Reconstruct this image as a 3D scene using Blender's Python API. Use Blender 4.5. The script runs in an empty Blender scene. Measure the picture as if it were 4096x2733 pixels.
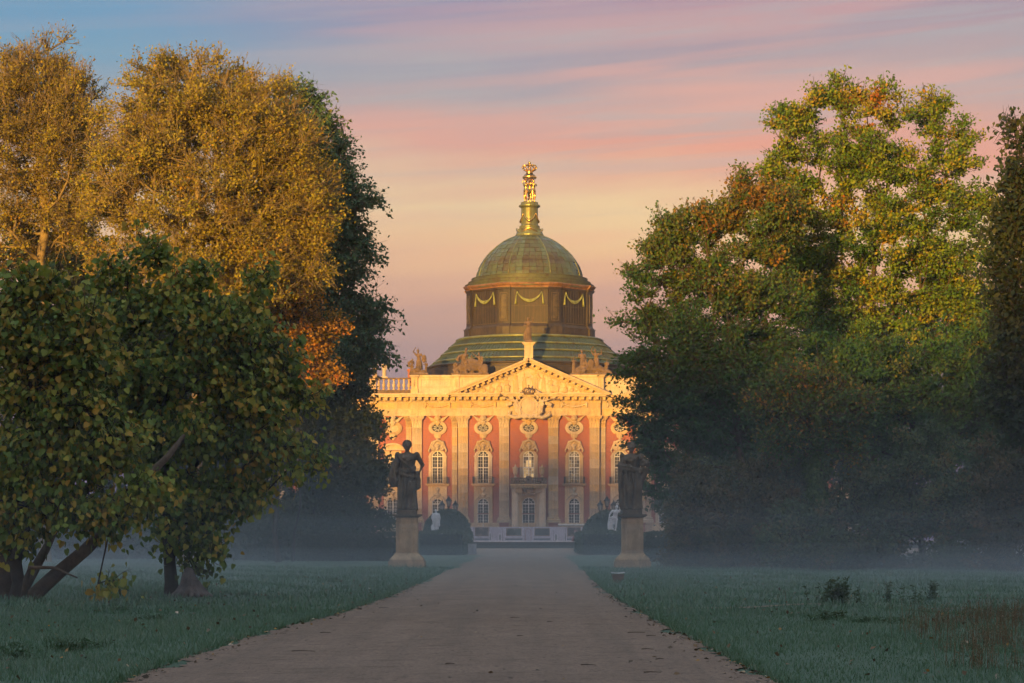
import bpy, bmesh, math, random
import numpy as np
from mathutils import Vector, Matrix, Euler

scene = bpy.context.scene
COL = scene.collection
PI = math.pi
R = math.radians

# ------------------------------------------------------------------ camera
# photograph is 4096 x 2733; 80 mm lens on a 36 mm sensor, eye 1.4 m above the path
F4, CX4, HY4, EYE = 4096 * 80 / 36.0, 2132.0, 2137.0, 1.4
cam_data = bpy.data.cameras.new("camera")
cam_data.lens = 80
cam_data.sensor_width = 36
cam_data.shift_x = -(CX4 - 2048) / 4096
cam_data.shift_y = (HY4 - 1366.5) / 4096
cam_data.clip_start = 0.5
cam_data.clip_end = 5000
cam = bpy.data.objects.new("camera", cam_data)
cam.location = (0, 0, EYE)
cam.rotation_euler = (PI / 2, 0, 0)
COL.objects.link(cam)
scene.camera = cam

def wx(x4, D): return (x4 - CX4) * D / F4          # photo column -> metres sideways at distance D
def wz(y4, D): return EYE + (HY4 - y4) * D / F4    # photo row -> metres above ground at distance D

# ------------------------------------------------------------------ sky, sun, exposure
EXPOSURE = 0.9
SKY_N, SKY_C = 0.10, 0.45             # strengths of the physical sky and of the cloud veil
SUN_ELEV, SUN_AZ = 1.3, 19.0      # degrees; the sun stands behind the camera, a little to the left
world = bpy.data.worlds.new("World")
scene.world = world
world.use_nodes = True
NT = world.node_tree
for n in list(NT.nodes): NT.nodes.remove(n)

class NG:
    """tiny node helper"""
    def __init__(s, nt): s.nt = nt
    def n(s, typ, **kw):
        nd = s.nt.nodes.new(typ)
        for k, v in kw.items():
            if k.startswith('_'): setattr(nd, k[1:], v)
        return nd
    def set(s, nd, key, v):
        if isinstance(v, bpy.types.NodeSocket): s.nt.links.new(v, nd.inputs[key])
        else: nd.inputs[key].default_value = v
    def math(s, op, a, b=None, clamp=False):
        nd = s.nt.nodes.new('ShaderNodeMath'); nd.operation = op; nd.use_clamp = clamp
        s.set(nd, 0, a)
        if b is not None: s.set(nd, 1, b)
        return nd.outputs[0]
    def mix(s, f, a, b, blend='MIX'):
        nd = s.nt.nodes.new('ShaderNodeMix'); nd.data_type = 'RGBA'; nd.blend_type = blend
        s.set(nd, 0, f); s.set(nd, 6, a); s.set(nd, 7, b)
        return nd.outputs[2]
    def noise(s, vec, scale, detail=3, rough=0.5, dist=0.0):
        nd = s.nt.nodes.new('ShaderNodeTexNoise')
        if vec is not None: s.set(nd, 'Vector', vec)
        nd.inputs['Scale'].default_value = scale; nd.inputs['Detail'].default_value = detail
        nd.inputs['Roughness'].default_value = rough; nd.inputs['Distortion'].default_value = dist
        return nd.outputs[0]
    def mapping(s, vec, scale=(1, 1, 1), loc=(0, 0, 0), rot=(0, 0, 0)):
        nd = s.nt.nodes.new('ShaderNodeMapping'); s.set(nd, 0, vec)
        nd.inputs['Location'].default_value = loc; nd.inputs['Rotation'].default_value = rot
        nd.inputs['Scale'].default_value = scale
        return nd.outputs[0]
    def ramp(s, f, stops, interp='LINEAR'):
        nd = s.nt.nodes.new('ShaderNodeValToRGB'); cr = nd.color_ramp; cr.interpolation = interp
        while len(cr.elements) < len(stops): cr.elements.new(0.5)
        for e, (p, c) in zip(cr.elements, stops):
            e.position = p; e.color = (c[0], c[1], c[2], 1) if len(c) == 3 else c
        s.set(nd, 0, f)
        return nd.outputs[0]
    def maprange(s, v, a, b, c, d, smooth=False):
        nd = s.nt.nodes.new('ShaderNodeMapRange'); nd.clamp = True
        if smooth: nd.interpolation_type = 'SMOOTHSTEP'
        for i, q in enumerate((v, a, b, c, d)): s.set(nd, i, q)
        return nd.outputs[0]

def srgb(r, g, b):
    def f(c):
        c /= 255.0
        return c / 12.92 if c <= 0.04045 else ((c + 0.055) / 1.055) ** 2.4
    return (f(r), f(g), f(b))

def build_world():
    g = NG(NT)
    out = NT.nodes.new('ShaderNodeOutputWorld')
    sky = NT.nodes.new('ShaderNodeTexSky'); sky.sky_type = 'NISHITA'; sky.sun_disc = False
    sky.sun_elevation = R(SUN_ELEV)
    sky.sun_rotation = R(180 + SUN_AZ)
    sky.altitude = 40; sky.air_density = 1.2; sky.dust_density = 2.5; sky.ozone_density = 1.5
    tc = NT.nodes.new('ShaderNodeTexCoord')
    vec = tc.outputs['Generated']
    sep = NT.nodes.new('ShaderNodeSeparateXYZ'); NT.links.new(vec, sep.inputs[0])
    x, y, z = sep.outputs
    # thin cirrus streaks, stretched along the horizon and tilted a little
    ztilt = g.math('SUBTRACT', z, g.math('MULTIPLY', x, 0.07))
    cmb = NT.nodes.new('ShaderNodeCombineXYZ')
    g.set(cmb, 0, x); g.set(cmb, 1, y); g.set(cmb, 2, g.math('MULTIPLY', ztilt, 10.0))
    cvec = cmb.outputs[0]
    n1 = g.noise(cvec, 2.6, 5, 0.55, 0.5)
    n2 = g.noise(g.mapping(cvec, (1, 1, 1.7), (3.1, 7.7, 1.3)), 3.6, 3, 0.5, 0.5)
    n0 = g.noise(g.mapping(vec, (1, 1, 3), (1.7, 0, 0)), 2.0, 2, 0.5)
    zz = g.math('ADD', z, g.math('MULTIPLY', g.math('SUBTRACT', n1, 0.5), 0.07))
    t = g.math('MULTIPLY', zz, 2.5)                      # ramp covers elevation sine 0 .. 0.4
    # wanted display colours less the part the physical sky already gives at that height
    def S(t_, r, g_, b_):
        gain = 2 ** EXPOSURE; c = srgb(r, g_, b_)
        nish = [np.interp(t_, (0.0, .22, .32, .45, .57), v) * SKY_N / .1 for v in ((.125, .125, .133, .122, .107), (.09, .095, .127, .136, .127), (.03, .033, .07, .102, .109))]
        return (t_, tuple(max(0.0, (c[k] - nish[k])) / (gain * SKY_C) for k in range(3)))
    veil = g.ramp(t, [S(.0, 138, 126, 140), S(.18, 160, 141, 147), S(.21, 180, 148, 143), S(.24, 206, 158, 140), S(.27, 224, 172, 140), S(.298, 232, 188, 144), S(.335, 234, 200, 154),
                      S(.372, 226, 172, 146), S(.40, 226, 154, 136), S(.436, 204, 158, 150), S(.473, 180, 158, 160), S(.527, 166, 146, 158), S(.571, 158, 132, 154), S(.75, 124, 134, 164)])
    clear = g.ramp(t, [S(.0, 138, 126, 140), S(.18, 160, 142, 147), S(.24, 196, 155, 142), S(.29, 222, 180, 148), S(.335, 222, 192, 158), S(.40, 192, 163, 158), S(.436, 166, 158, 165), S(.473, 136, 156, 174), S(.527, 110, 154, 183), S(.571, 96, 148, 185), S(.75, 88, 138, 182)])
    cover = g.math('ADD', g.math('MULTIPLY', x, 2.4), g.math('MULTIPLY', g.math('SUBTRACT', n0, 0.5), 0.8))
    cover = g.maprange(cover, -0.42, 0.30, 0.0, 1.0, True)
    col = g.mix(cover, clear, veil)
    pink = g.maprange(n2, 0.48, 0.70, 0.0, 0.50, True)
    pink = g.math('MULTIPLY', pink, g.maprange(z, 0.08, 0.16, 0.15, 1.0))
    pink = g.math('MULTIPLY', pink, g.maprange(z, 0.18, 0.27, 1.0, 0.12))
    lf = g.maprange(cover, 0, .8, .15, 1.0)
    pink = g.math('MULTIPLY', pink, lf)
    col = g.mix(pink, col, (*[q / (2 ** EXPOSURE * SKY_C) for q in srgb(222, 138, 124)], 1))
    w3 = g.noise(g.mapping(cvec, (1.3, 1.3, 2.6), (5.3, 2.2, 4.1)), 4.5, 6, 0.6, 0.9)          # grey wisps
    grey = g.math('MULTIPLY', g.maprange(w3, 0.46, 0.70, 0.0, 0.50, True), g.math('MULTIPLY', g.maprange(z, .12, .17, 0, 1), g.maprange(z, .21, .30, 1, .1)))
    grey = g.math('MULTIPLY', grey, lf)
    col = g.mix(grey, col, (*[q / (2 ** EXPOSURE * SKY_C) * .78 for q in srgb(158, 158, 170)], 1))
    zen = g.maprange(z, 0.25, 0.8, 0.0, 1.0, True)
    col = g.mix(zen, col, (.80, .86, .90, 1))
    bg1 = NT.nodes.new('ShaderNodeBackground'); bg1.inputs[1].default_value = SKY_N
    NT.links.new(sky.outputs[0], bg1.inputs[0])
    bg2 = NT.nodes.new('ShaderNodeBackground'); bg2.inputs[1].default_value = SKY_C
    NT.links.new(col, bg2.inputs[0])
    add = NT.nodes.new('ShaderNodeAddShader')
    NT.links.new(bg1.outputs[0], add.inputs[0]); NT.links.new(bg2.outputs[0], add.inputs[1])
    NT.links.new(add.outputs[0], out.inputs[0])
build_world()

sd = bpy.data.lights.new("sun", 'SUN')
sd.energy = 4.8
sd.angle = R(1.0)
sd.color = (1.0, 0.53, 0.095)
sun = bpy.data.objects.new("sun", sd)
sun_from = Vector((-math.sin(R(SUN_AZ)) * math.cos(R(SUN_ELEV)), -math.cos(R(SUN_AZ)) * math.cos(R(SUN_ELEV)), math.sin(R(SUN_ELEV))))
sun.rotation_euler = (-sun_from).to_track_quat('-Z', 'Y').to_euler()
sun.location = (-40, -60, 60)
COL.objects.link(sun)

vs = scene.view_settings
vs.view_transform = 'Standard'; vs.look = 'None'; vs.gamma = 1.0; vs.use_curve_mapping = False
vs.exposure = EXPOSURE
cy = scene.cycles
cy.use_denoising = True
cy.use_adaptive_sampling = True; cy.adaptive_threshold = 0.03
cy.max_bounces = 5; cy.diffuse_bounces = 2; cy.glossy_bounces = 2; cy.transmission_bounces = 3
cy.volume_bounces = 0; cy.transparent_max_bounces = 4
cy.volume_step_rate = 1.0; cy.volume_max_steps = 128
cy.caustics_reflective = False; cy.caustics_refractive = False
cy.sample_clamp_indirect = 4.0

# ------------------------------------------------------------------ materials
MATS = {}
def newmat(name):
    m = bpy.data.materials.new(name); m.use_nodes = True
    nt = m.node_tree; g = NG(nt)
    b = nt.nodes['Principled BSDF']
    MATS[name] = m
    return m, g, b

def plain(name, col, rough=0.8, metal=0.0, var=0.10, nscale=2.0, bump=0.0, bscale=20.0, objvar=0.0, streak=None):
    """base colour with mottled wear; objvar varies it from piece to piece"""
    m, g, b = newmat(name)
    tc = g.n('ShaderNodeTexCoord').outputs['Object']
    n = g.noise(tc, nscale, 5, 0.6)
    dark = tuple(c * (1 - 2.2 * var) for c in col) + (1,); light = tuple(min(1, c * (1 + 1.4 * var)) for c in col) + (1,)
    c = g.mix(g.maprange(n, 0.3, 0.7, 0, 1), dark, light)
    if streak:
        sn = g.noise(g.mapping(tc, (3.0, 3.0, 0.35)), 1.3, 4, 0.6)
        c = g.mix(g.maprange(sn, 0.48, 0.75, 0, streak[1]), c, (*streak[0], 1))
    if objvar:
        oi = g.n('ShaderNodeObjectInfo')
        hv = g.n('ShaderNodeHueSaturation')
        g.set(hv, 'Value', g.maprange(oi.outputs['Random'], 0, 1, 1 - objvar, 1 + objvar))
        g.set(hv, 'Saturation', g.maprange(g.math('FRACT', g.math('MULTIPLY', oi.outputs['Random'], 7.31)), 0, 1, 0.75, 1.3))
        g.set(hv, 'Color', c); c = hv.outputs[0]
    g.set(b, 'Base Color', c)
    b.inputs['Roughness'].default_value = rough; b.inputs['Metallic'].default_value = metal
    if bump:
        bp = g.n('ShaderNodeBump'); bp.inputs['Strength'].default_value = bump; bp.inputs['Distance'].default_value = 0.05
        g.set(bp, 'Height', g.noise(tc, bscale, 4, 0.6)); g.set(b, 'Normal', bp.outputs[0])
    return m

stone = plain('stone', (0.53, 0.40, 0.245), 0.85, var=0.09, nscale=0.9, bump=0.15, bscale=9, objvar=0.15, streak=((0.18, 0.13, 0.08), 0.55))
stone_light = plain('stone_light', (0.55, 0.42, 0.26), 0.85, var=0.09, nscale=.9, bump=0.2, bscale=6, objvar=0.08, streak=((0.24, 0.17, 0.10), 0.5))
stone_dark = plain('stone_dark', (0.17, 0.11, 0.065), 0.9, var=0.22, nscale=1.4, bump=0.4, bscale=8, streak=((0.07, 0.055, 0.04), 0.7))
statue_stone = plain('statue_stone', (0.115, 0.088, 0.055), 0.85, var=0.25, nscale=2.2, bump=0.4, bscale=14, streak=((0.025, 0.022, 0.018), 0.75))
pedestal_stone = plain('pedestal_stone', (0.42, 0.32, 0.21), 0.9, var=0.16, nscale=1.8, bump=0.35, bscale=18, objvar=0.08, streak=((0.09, 0.075, 0.055), 0.6))
marble = plain('white_marble', (0.62, 0.63, 0.66), 0.6, var=0.12, nscale=2.5, streak=((0.32, 0.32, 0.33), 0.5))
win_white = plain('window_paint', (0.70, 0.68, 0.62), 0.5, var=0.04)
gold = plain('gilding', (0.85, 0.52, 0.14), 0.26, metal=1.0, var=0.10, nscale=3)
iron = plain('dark_iron', (0.03, 0.028, 0.026), 0.5, metal=0.6, var=0.2)
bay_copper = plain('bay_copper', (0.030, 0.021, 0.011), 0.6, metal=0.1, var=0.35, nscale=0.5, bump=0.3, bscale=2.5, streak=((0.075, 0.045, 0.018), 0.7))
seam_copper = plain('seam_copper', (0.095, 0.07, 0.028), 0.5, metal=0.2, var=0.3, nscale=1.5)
drum_copper = plain('drum_copper', (0.048, 0.032, 0.016), 0.55, metal=0.15, var=0.28, nscale=0.7, bump=0.25, bscale=3, objvar=0.10, streak=((0.11, 0.065, 0.025), 0.5))
swag_copper = plain('swag_copper', (0.26, 0.28, 0.07), 0.6, var=0.25, nscale=3)
cornice_copper = plain('cornice_copper', (0.26, 0.13, 0.06), 0.55, metal=0.2, var=0.25, nscale=1.5)
bark = plain('bark', (0.085, 0.062, 0.042), 0.95, var=0.25, nscale=3, bump=0.6, bscale=12)
bark_tan = plain('bark_tan', (0.25, 0.185, 0.09), 0.95, var=0.2, nscale=3, bump=0.5, bscale=12)
bark_dark = plain('bark_dark', (0.035, 0.028, 0.022), 0.95, var=0.25, nscale=3, bump=0.5, bscale=12)

def brick_mat():
    m, g, b = newmat('brick')
    tc = g.n('ShaderNodeTexCoord').outputs['Object']
    v = g.mapping(tc, (1, 1, 1), rot=(PI / 2, 0, 0))
    bt = g.n('ShaderNodeTexBrick')
    g.set(bt, 'Vector', v)
    bt.inputs['Color1'].default_value = (0.45, 0.115, 0.065, 1); bt.inputs['Color2'].default_value = (0.34, 0.085, 0.055, 1)
    bt.inputs['Mortar'].default_value = (0.34, 0.20, 0.14, 1)
    bt.inputs['Scale'].default_value = 1.0; bt.inputs['Mortar Size'].default_value = 0.016
    bt.inputs['Brick Width'].default_value = 0.30; bt.inputs['Row Height'].default_value = 0.115
    n = g.noise(tc, 0.5, 4, 0.6)
    c = g.mix(g.maprange(n, 0.3, 0.75, 0, 0.4), bt.outputs['Color'], (0.24, 0.07, 0.048, 1))
    g.set(b, 'Base Color', c); b.inputs['Roughness'].default_value = 0.9
    bp = g.n('ShaderNodeBump'); bp.inputs['Strength'].default_value = 0.4; bp.inputs['Distance'].default_value = 0.02
    g.set(bp, 'Height', bt.outputs['Fac']); bp.invert = True; g.set(b, 'Normal', bp.outputs[0])
    return m
brick = brick_mat()

def copper_mat(name, greens, browns, metal=0.35, rough=0.38, objvar=True, scale=0.6):
    """weathered copper: verdigris and brown sheets, patchy from sheet to sheet"""
    m, g, b = newmat(name)
    tc = g.n('ShaderNodeTexCoord').outputs['Object']
    oin = g.n('ShaderNodeObjectInfo'); oi = oin.outputs['Random']
    if objvar:
        sc = g.n('ShaderNodeSeparateColor'); g.set(sc, 0, oin.outputs['Color']); oi = sc.outputs[0]
    n = g.noise(tc, scale, 4, 0.6)
    st = g.noise(g.mapping(tc, (2.5, 2.5, 0.3)), 1.1, 4, 0.65)
    f = g.math('ADD', g.math('MULTIPLY', n, 0.75), g.math('MULTIPLY', st, 0.45))
    if objvar: f = g.math('ADD', f, g.math('MULTIPLY', g.math('SUBTRACT', oi, 0.5), 0.34))
    c = g.ramp(f, [(0.36, browns[0]), (0.48, browns[1]), (0.58, greens[0]), (0.8, greens[1])])
    g.set(b, 'Base Color', c)
    b.inputs['Metallic'].default_value = metal
    rr = g.maprange(g.math('FRACT', g.math('MULTIPLY', oi, 5.77)), 0, 1, rough * 0.55, rough * 1.5) if objvar else rough
    g.set(b, 'Roughness', rr)
    bp = g.n('ShaderNodeBump'); bp.inputs['Strength'].default_value = 0.25; bp.inputs['Distance'].default_value = 0.04
    g.set(bp, 'Height', g.noise(tc, 2.2, 3)); g.set(b, 'Normal', bp.outputs[0])
    return m
dome_copper = copper_mat('dome_copper', [(0.085, 0.105, 0.045), (0.12, 0.155, 0.08)], [(0.06, 0.042, 0.02), (0.09, 0.078, 0.032)], metal=0.2, rough=.42)
skirt_copper = copper_mat('skirt_copper', [(0.05, 0.07, 0.042), (0.072, 0.11, 0.075)], [(0.048, 0.034, 0.02), (0.06, 0.055, 0.03)], metal=0.15, rough=0.45, objvar=False, scale=0.35)
lantern_copper = copper_mat('lantern_copper', [(0.16, 0.17, 0.06), (0.22, 0.24, 0.10)], [(0.05, 0.035, 0.02), (0.13, 0.11, 0.04)], objvar=False, scale=1.4)

def glass_mat(name, col, rough=0.08, em=None, emv=0.0):
    m, g, b = newmat(name)
    oi = g.n('ShaderNodeObjectInfo').outputs['Random']
    c = g.mix(oi, (*[q * 0.6 for q in col], 1), (*[min(1, q * 1.5) for q in col], 1))
    g.set(b, 'Base Color', c); b.inputs['Roughness'].default_value = rough
    b.inputs['IOR'].default_value = 1.5
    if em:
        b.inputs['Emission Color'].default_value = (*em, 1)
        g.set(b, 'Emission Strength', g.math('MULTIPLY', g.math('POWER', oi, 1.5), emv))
    return m
glass = glass_mat('window_glass', (0.034, 0.029, 0.026))
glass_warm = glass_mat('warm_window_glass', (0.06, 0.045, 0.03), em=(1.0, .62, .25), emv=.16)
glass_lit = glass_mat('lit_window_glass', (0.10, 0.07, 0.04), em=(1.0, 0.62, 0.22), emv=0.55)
blind = plain('blind_window', (0.55, 0.45, 0.33), 0.8, var=0.05)

# ------------------------------------------------------------------ mesh helpers
class MB:
    """collects vertices and faces, then links them as one mesh object"""
    def __init__(s): s.v = []; s.f = []
    def add(s, verts, faces):
        o = len(s.v); s.v.extend([tuple(p) for p in verts]); s.f.extend([tuple(i + o for i in f) for f in faces])
    def box(s, x0, x1, y0, y1, z0, z1):
        s.add([(x0, y0, z0), (x1, y0, z0), (x1, y1, z0), (x0, y1, z0), (x0, y0, z1), (x1, y0, z1), (x1, y1, z1), (x0, y1, z1)],
              [(0, 3, 2, 1), (4, 5, 6, 7), (0, 1, 5, 4), (1, 2, 6, 5), (2, 3, 7, 6), (3, 0, 4, 7)])
    def prism(s, poly, y0, y1):
        """poly = (x,z) outline, counter-clockwise seen from the front (-y); extruded from y0 (front) to y1"""
        n = len(poly)
        s.add([(p[0], y0, p[1]) for p in poly] + [(p[0], y1, p[1]) for p in poly],
              [tuple(range(n)), tuple(range(2 * n - 1, n - 1, -1))] + [(i, n + i, n + (i + 1) % n, (i + 1) % n) for i in range(n)])
    def ringstrip(s, outer, inner, y0, y1, closed=False):
        """a frame between two matching outlines, front at y0"""
        n = len(outer); o = len(s.v)
        for p in outer: s.v.append((p[0], y0, p[1]))
        for p in inner: s.v.append((p[0], y0, p[1]))
        for p in outer: s.v.append((p[0], y1, p[1]))
        for p in inner: s.v.append((p[0], y1, p[1]))
        rng = range(n) if closed else range(n - 1)
        for i in rng:
            j = (i + 1) % n
            s.f.append((o + i, o + j, o + n + j, o + n + i))
            s.f.append((o + i, o + 2 * n + i, o + 2 * n + j, o + j))
            s.f.append((o + n + i, o + n + j, o + 3 * n + j, o + 3 * n + i))
    def lathe(s, prof, n=24, cx=0, cy=0, a0=0, a1=2 * PI, sx=1, sy=1):
        """prof = (r,z) from bottom to top"""
        full = abs(a1 - a0 - 2 * PI) < 1e-6
        m = n if full else n + 1
        o = len(s.v)
        for (r, z) in prof:
            for i in range(m):
                a = a0 + (a1 - a0) * i / n
                s.v.append((cx + r * math.cos(a) * sx, cy + r * math.sin(a) * sy, z))
        for k in range(len(prof) - 1):
            for i in range(n):
                j = (i + 1) % m
                s.f.append((o + k * m + i, o + k * m + j, o + (k + 1) * m + j, o + (k + 1) * m + i))
        if full:
            if prof[0][0] > 1e-4: s.f.append(tuple(o + i for i in range(m - 1, -1, -1)))
            if prof[-1][0] > 1e-4: s.f.append(tuple(o + (len(prof) - 1) * m + i for i in range(m)))
    def tube(s, pts, rad, n=6, cap=True):
        pts = [Vector(p) for p in pts]
        if not hasattr(rad, '__len__'): rad = [rad] * len(pts)
        o = len(s.v); up = Vector((0.13, 0.27, 0.95)).normalized()
        for i, p in enumerate(pts):
            d = (pts[min(i + 1, len(pts) - 1)] - pts[max(i - 1, 0)])
            d = d.normalized() if d.length > 1e-9 else Vector((0, 0, 1))
            a = d.cross(up)
            if a.length < 0.1: a = d.cross(Vector((1, 0, 0)))
            a.normalize(); b = d.cross(a)
            for k in range(n):
                t = 2 * PI * k / n
                s.v.append(tuple(p + (a * math.cos(t) + b * math.sin(t)) * rad[i]))
        for i in range(len(pts) - 1):
            for k in range(n):
                j = (k + 1) % n
                s.f.append((o + i * n + k, o + i * n + j, o + (i + 1) * n + j, o + (i + 1) * n + k))
        if cap:
            s.f.append(tuple(o + k for k in range(n - 1, -1, -1)))
            s.f.append(tuple(o + (len(pts) - 1) * n + k for k in range(n)))
    def ball(s, c, r, n=8, m=6, sc=(1, 1, 1)):
        o = len(s.v)
        for i in range(1, m):
            th = PI * i / m
            for k in range(n):
                a = 2 * PI * k / n
                s.v.append((c[0] + r * sc[0] * math.sin(th) * math.cos(a), c[1] + r * sc[1] * math.sin(th) * math.sin(a), c[2] + r * sc[2] * math.cos(th)))
        t = len(s.v); s.v.append((c[0], c[1], c[2] + r * sc[2])); s.v.append((c[0], c[1], c[2] - r * sc[2]))
        for i in range(m - 2):
            for k in range(n):
                j = (k + 1) % n
                s.f.append((o + i * n + k, o + (i + 1) * n + k, o + (i + 1) * n + j, o + i * n + j))
        for k in range(n):
            j = (k + 1) % n
            s.f.append((t, o + k, o + j)); s.f.append((t + 1, o + (m - 2) * n + j, o + (m - 2) * n + k))
    def mesh(s, name):
        me = bpy.data.meshes.new(name); me.from_pydata(s.v, [], s.f); me.validate(); me.update()
        return me

def link(name, me, mat, parent=None, loc=(0, 0, 0), rotz=0.0, smooth=False):
    o = bpy.data.objects.new(name, me)
    if mat is not None and me is not None and len(me.materials) == 0: me.materials.append(mat)
    o.location = loc; o.rotation_euler = (0, 0, rotz)
    if parent is not None: o.parent = parent
    if smooth:
        me.polygons.foreach_set('use_smooth', [True] * len(me.polygons))
    COL.objects.link(o)
    return o
def part(name, mb, mat, parent=None, loc=(0, 0, 0), rotz=0.0, smooth=False):
    return link(name, mb.mesh(name), mat, parent, loc, rotz, smooth)
def tag(o, label, cat, group=None):
    o['label'] = label; o['category'] = cat
    if group: o['group'] = group
    return o
def kind(o, k): o['kind'] = k; return o
def thing(name, label, cat, loc=(0, 0, 0), rotz=0.0, group=None):
    o = bpy.data.objects.new(name, None); o.empty_display_size = 0.3
    o.location = loc; o.rotation_euler = (0, 0, rotz); COL.objects.link(o)
    return tag(o, label, cat, group)
def copy_tree(o, parent=None, loc=None, rotz=None, scale=None):
    c = o.copy(); COL.objects.link(c); c.parent = parent
    if loc is not None: c.location = loc
    if rotz is not None: c.rotation_euler = (0, 0, rotz)
    if scale is not None: c.scale = scale
    for ch in list(o.children):
        copy_tree(ch, c)
    return c
def np_mesh(name, V, Fq, attr=None):
    """fast mesh from numpy: V (n,3), Fq (m,k) equal-sided faces; attr = per-vertex float 'tone'"""
    V = np.ascontiguousarray(V, dtype=np.float32); Fq = np.ascontiguousarray(Fq, dtype=np.int32)
    me = bpy.data.meshes.new(name); m, k = Fq.shape
    me.vertices.add(len(V)); me.vertices.foreach_set('co', V.ravel())
    me.loops.add(m * k); me.loops.foreach_set('vertex_index', Fq.ravel())
    me.polygons.add(m); me.polygons.foreach_set('loop_start', np.arange(0, m * k, k, dtype=np.int32))
    me.update(calc_edges=True)
    if attr is not None:
        a = me.attributes.new('tone', 'FLOAT', 'POINT'); a.data.foreach_set('value', np.ascontiguousarray(attr, dtype=np.float32))
    return me
# ------------------------------------------------------------------ ground, path, court
def grass_mat():
    m, g, b = newmat('grass_ground')
    tc = g.n('ShaderNodeTexCoord').outputs['Object']
    n = g.noise(tc, .35, 5, .6); n2 = g.noise(tc, 4.0, 4, .7)
    c = g.mix(g.maprange(n, .3, .7, 0, 1), (.045, .105, .066, 1), (.075, .14, .10, 1))
    c = g.mix(g.maprange(n2, .35, .7, 0, .6), c, (.034, .072, .042, 1))
    g.set(b, 'Base Color', c); b.inputs['Roughness'].default_value = .9
    bp = g.n('ShaderNodeBump'); bp.inputs['Strength'].default_value = .8; bp.inputs['Distance'].default_value = .1
    g.set(bp, 'Height', g.noise(tc, 9, 5, .75)); g.set(b, 'Normal', bp.outputs[0])
    return m
grass_ground = grass_mat()
def path_mat():
    m, g, b = newmat('gravel_path')
    tc = g.n('ShaderNodeTexCoord').outputs['Object']
    n = g.noise(g.mapping(tc, (1, .5, 1)), .8, 5, .6); f = g.noise(tc, 55, 4, .8); md = g.noise(g.mapping(tc, (1.0, .22, 1)), 5, 6, .75); sp = g.noise(g.mapping(tc, (1.0, .16, 1)), 26, 3, .7)
    c = g.mix(g.maprange(n, .3, .72, 0, 1), (.21, .145, .105, 1), (.31, .22, .165, 1))
    c = g.mix(g.maprange(md, .45, .8, 0, .55), c, (.10, .073, .055, 1))
    tk = g.noise(g.mapping(tc, (1.3, .03, 1)), 1.6, 3, .6)
    c = g.mix(g.maprange(tk, .45, .7, 0, .5), c, (.115, .088, .068, 1))
    c = g.mix(g.maprange(f, .35, .75, 0, .6), c, (.30, .235, .18, 1))
    c = g.mix(g.maprange(sp, .42, .72, 0, .5), c, (.11, .082, .062, 1))
    dk = g.noise(g.mapping(tc, (1, .3, 1)), 12, 4, .6)
    c = g.mix(g.maprange(dk, .62, .72, 0, .75), c, (.055, .042, .034, 1))
    wp = g.noise(g.mapping(tc, (.7, 1.0, 1)), 2.2, 5, .65)
    c = g.mix(g.maprange(wp, .55, .68, 0, .6), c, (.12, .085, .062, 1))
    g.set(b, 'Base Color', c); b.inputs['Roughness'].default_value = .95
    bp = g.n('ShaderNodeBump'); bp.inputs['Strength'].default_value = .8; bp.inputs['Distance'].default_value = .05
    g.set(bp, 'Height', g.math('ADD', f, g.math('MULTIPLY', md, 2.0))); g.set(b, 'Normal', bp.outputs[0])
    return m
gravel = path_mat()
def gheight(x, y):
    """very gentle unevenness of the lawn; flat under path, court and palace"""
    e = np.clip((np.abs(x + .6) - 3.6) / 3.0, 0, 1) * np.clip((125 - y) / 20, 0, 1)
    return e * (0.06 * np.sin(x * .9 + .3 * y) * np.sin(y * .37 + 1) + 0.035 * np.sin(x * 2.1 + y * .8))
xs = np.concatenate([np.linspace(-320, -45, 20), np.linspace(-42, 42, 170), np.linspace(45, 320, 20)])
ys = np.concatenate([np.linspace(-330, 10, 12), np.linspace(14, 150, 220), np.linspace(155, 420, 20)])
X, Y = np.meshgrid(xs, ys); Z = gheight(X, Y)
V = np.stack([X.ravel(), Y.ravel(), Z.ravel()], 1); nx, ny = len(xs), len(ys)
i = np.arange(nx * ny).reshape(ny, nx)
Fq = np.stack([i[:-1, :-1].ravel(), i[:-1, 1:].ravel(), i[1:, 1:].ravel(), i[1:, :-1].ravel()], 1)
kind(link('ground', np_mesh('ground', V, Fq), grass_ground, smooth=True), 'structure')

# path outline measured in the photograph (distance, left edge, right edge)
PATH = [(-20, -3.9, 2.4), (10, -3.9, 2.35), (21.4, -3.84, 2.27), (25, -3.88, 2.18), (27.5, -3.86, 2.14), (30, -3.82, 2.10), (33.5, -3.72, 2.0), (36, -3.60, 2.0), (40, -3.36, 1.92), (45, -3.26, 1.84), (50, -3.2, 1.78), (58, -3.18, 1.76), (69, -3.2, 1.80), (82, -3.22, 1.88), (91, -3.22, 1.92), (110, -3.25, 1.98), (135, -3.3, 2.0), (150, -3.4, 2.05)]
PA = np.array(PATH)
def path_edges(y): return np.interp(y, PA[:, 0], PA[:, 1]), np.interp(y, PA[:, 0], PA[:, 2])
rp = np.random.default_rng(2)
yy = np.concatenate([np.linspace(-20, 18, 20), np.linspace(18.3, 60, 280), np.linspace(60.5, 150, 150)])
l, r = path_edges(yy)
wob = np.cumsum(rp.normal(0, .06, (2, len(yy))), 1); 
for k in range(2): wob[k] = wob[k] - np.convolve(np.pad(wob[k], 15, 'edge'), np.ones(31) / 31, 'valid')
l = l + wob[0] * 1.1 + rp.normal(0, .02, len(yy)); r = r + wob[1] * 1.1 + rp.normal(0, .02, len(yy))
ncol = 24; tt = np.linspace(0, 1, ncol)
XX = l[:, None] * (1 - tt) + r[:, None] * tt; YY = np.repeat(yy[:, None], ncol, 1)
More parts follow.
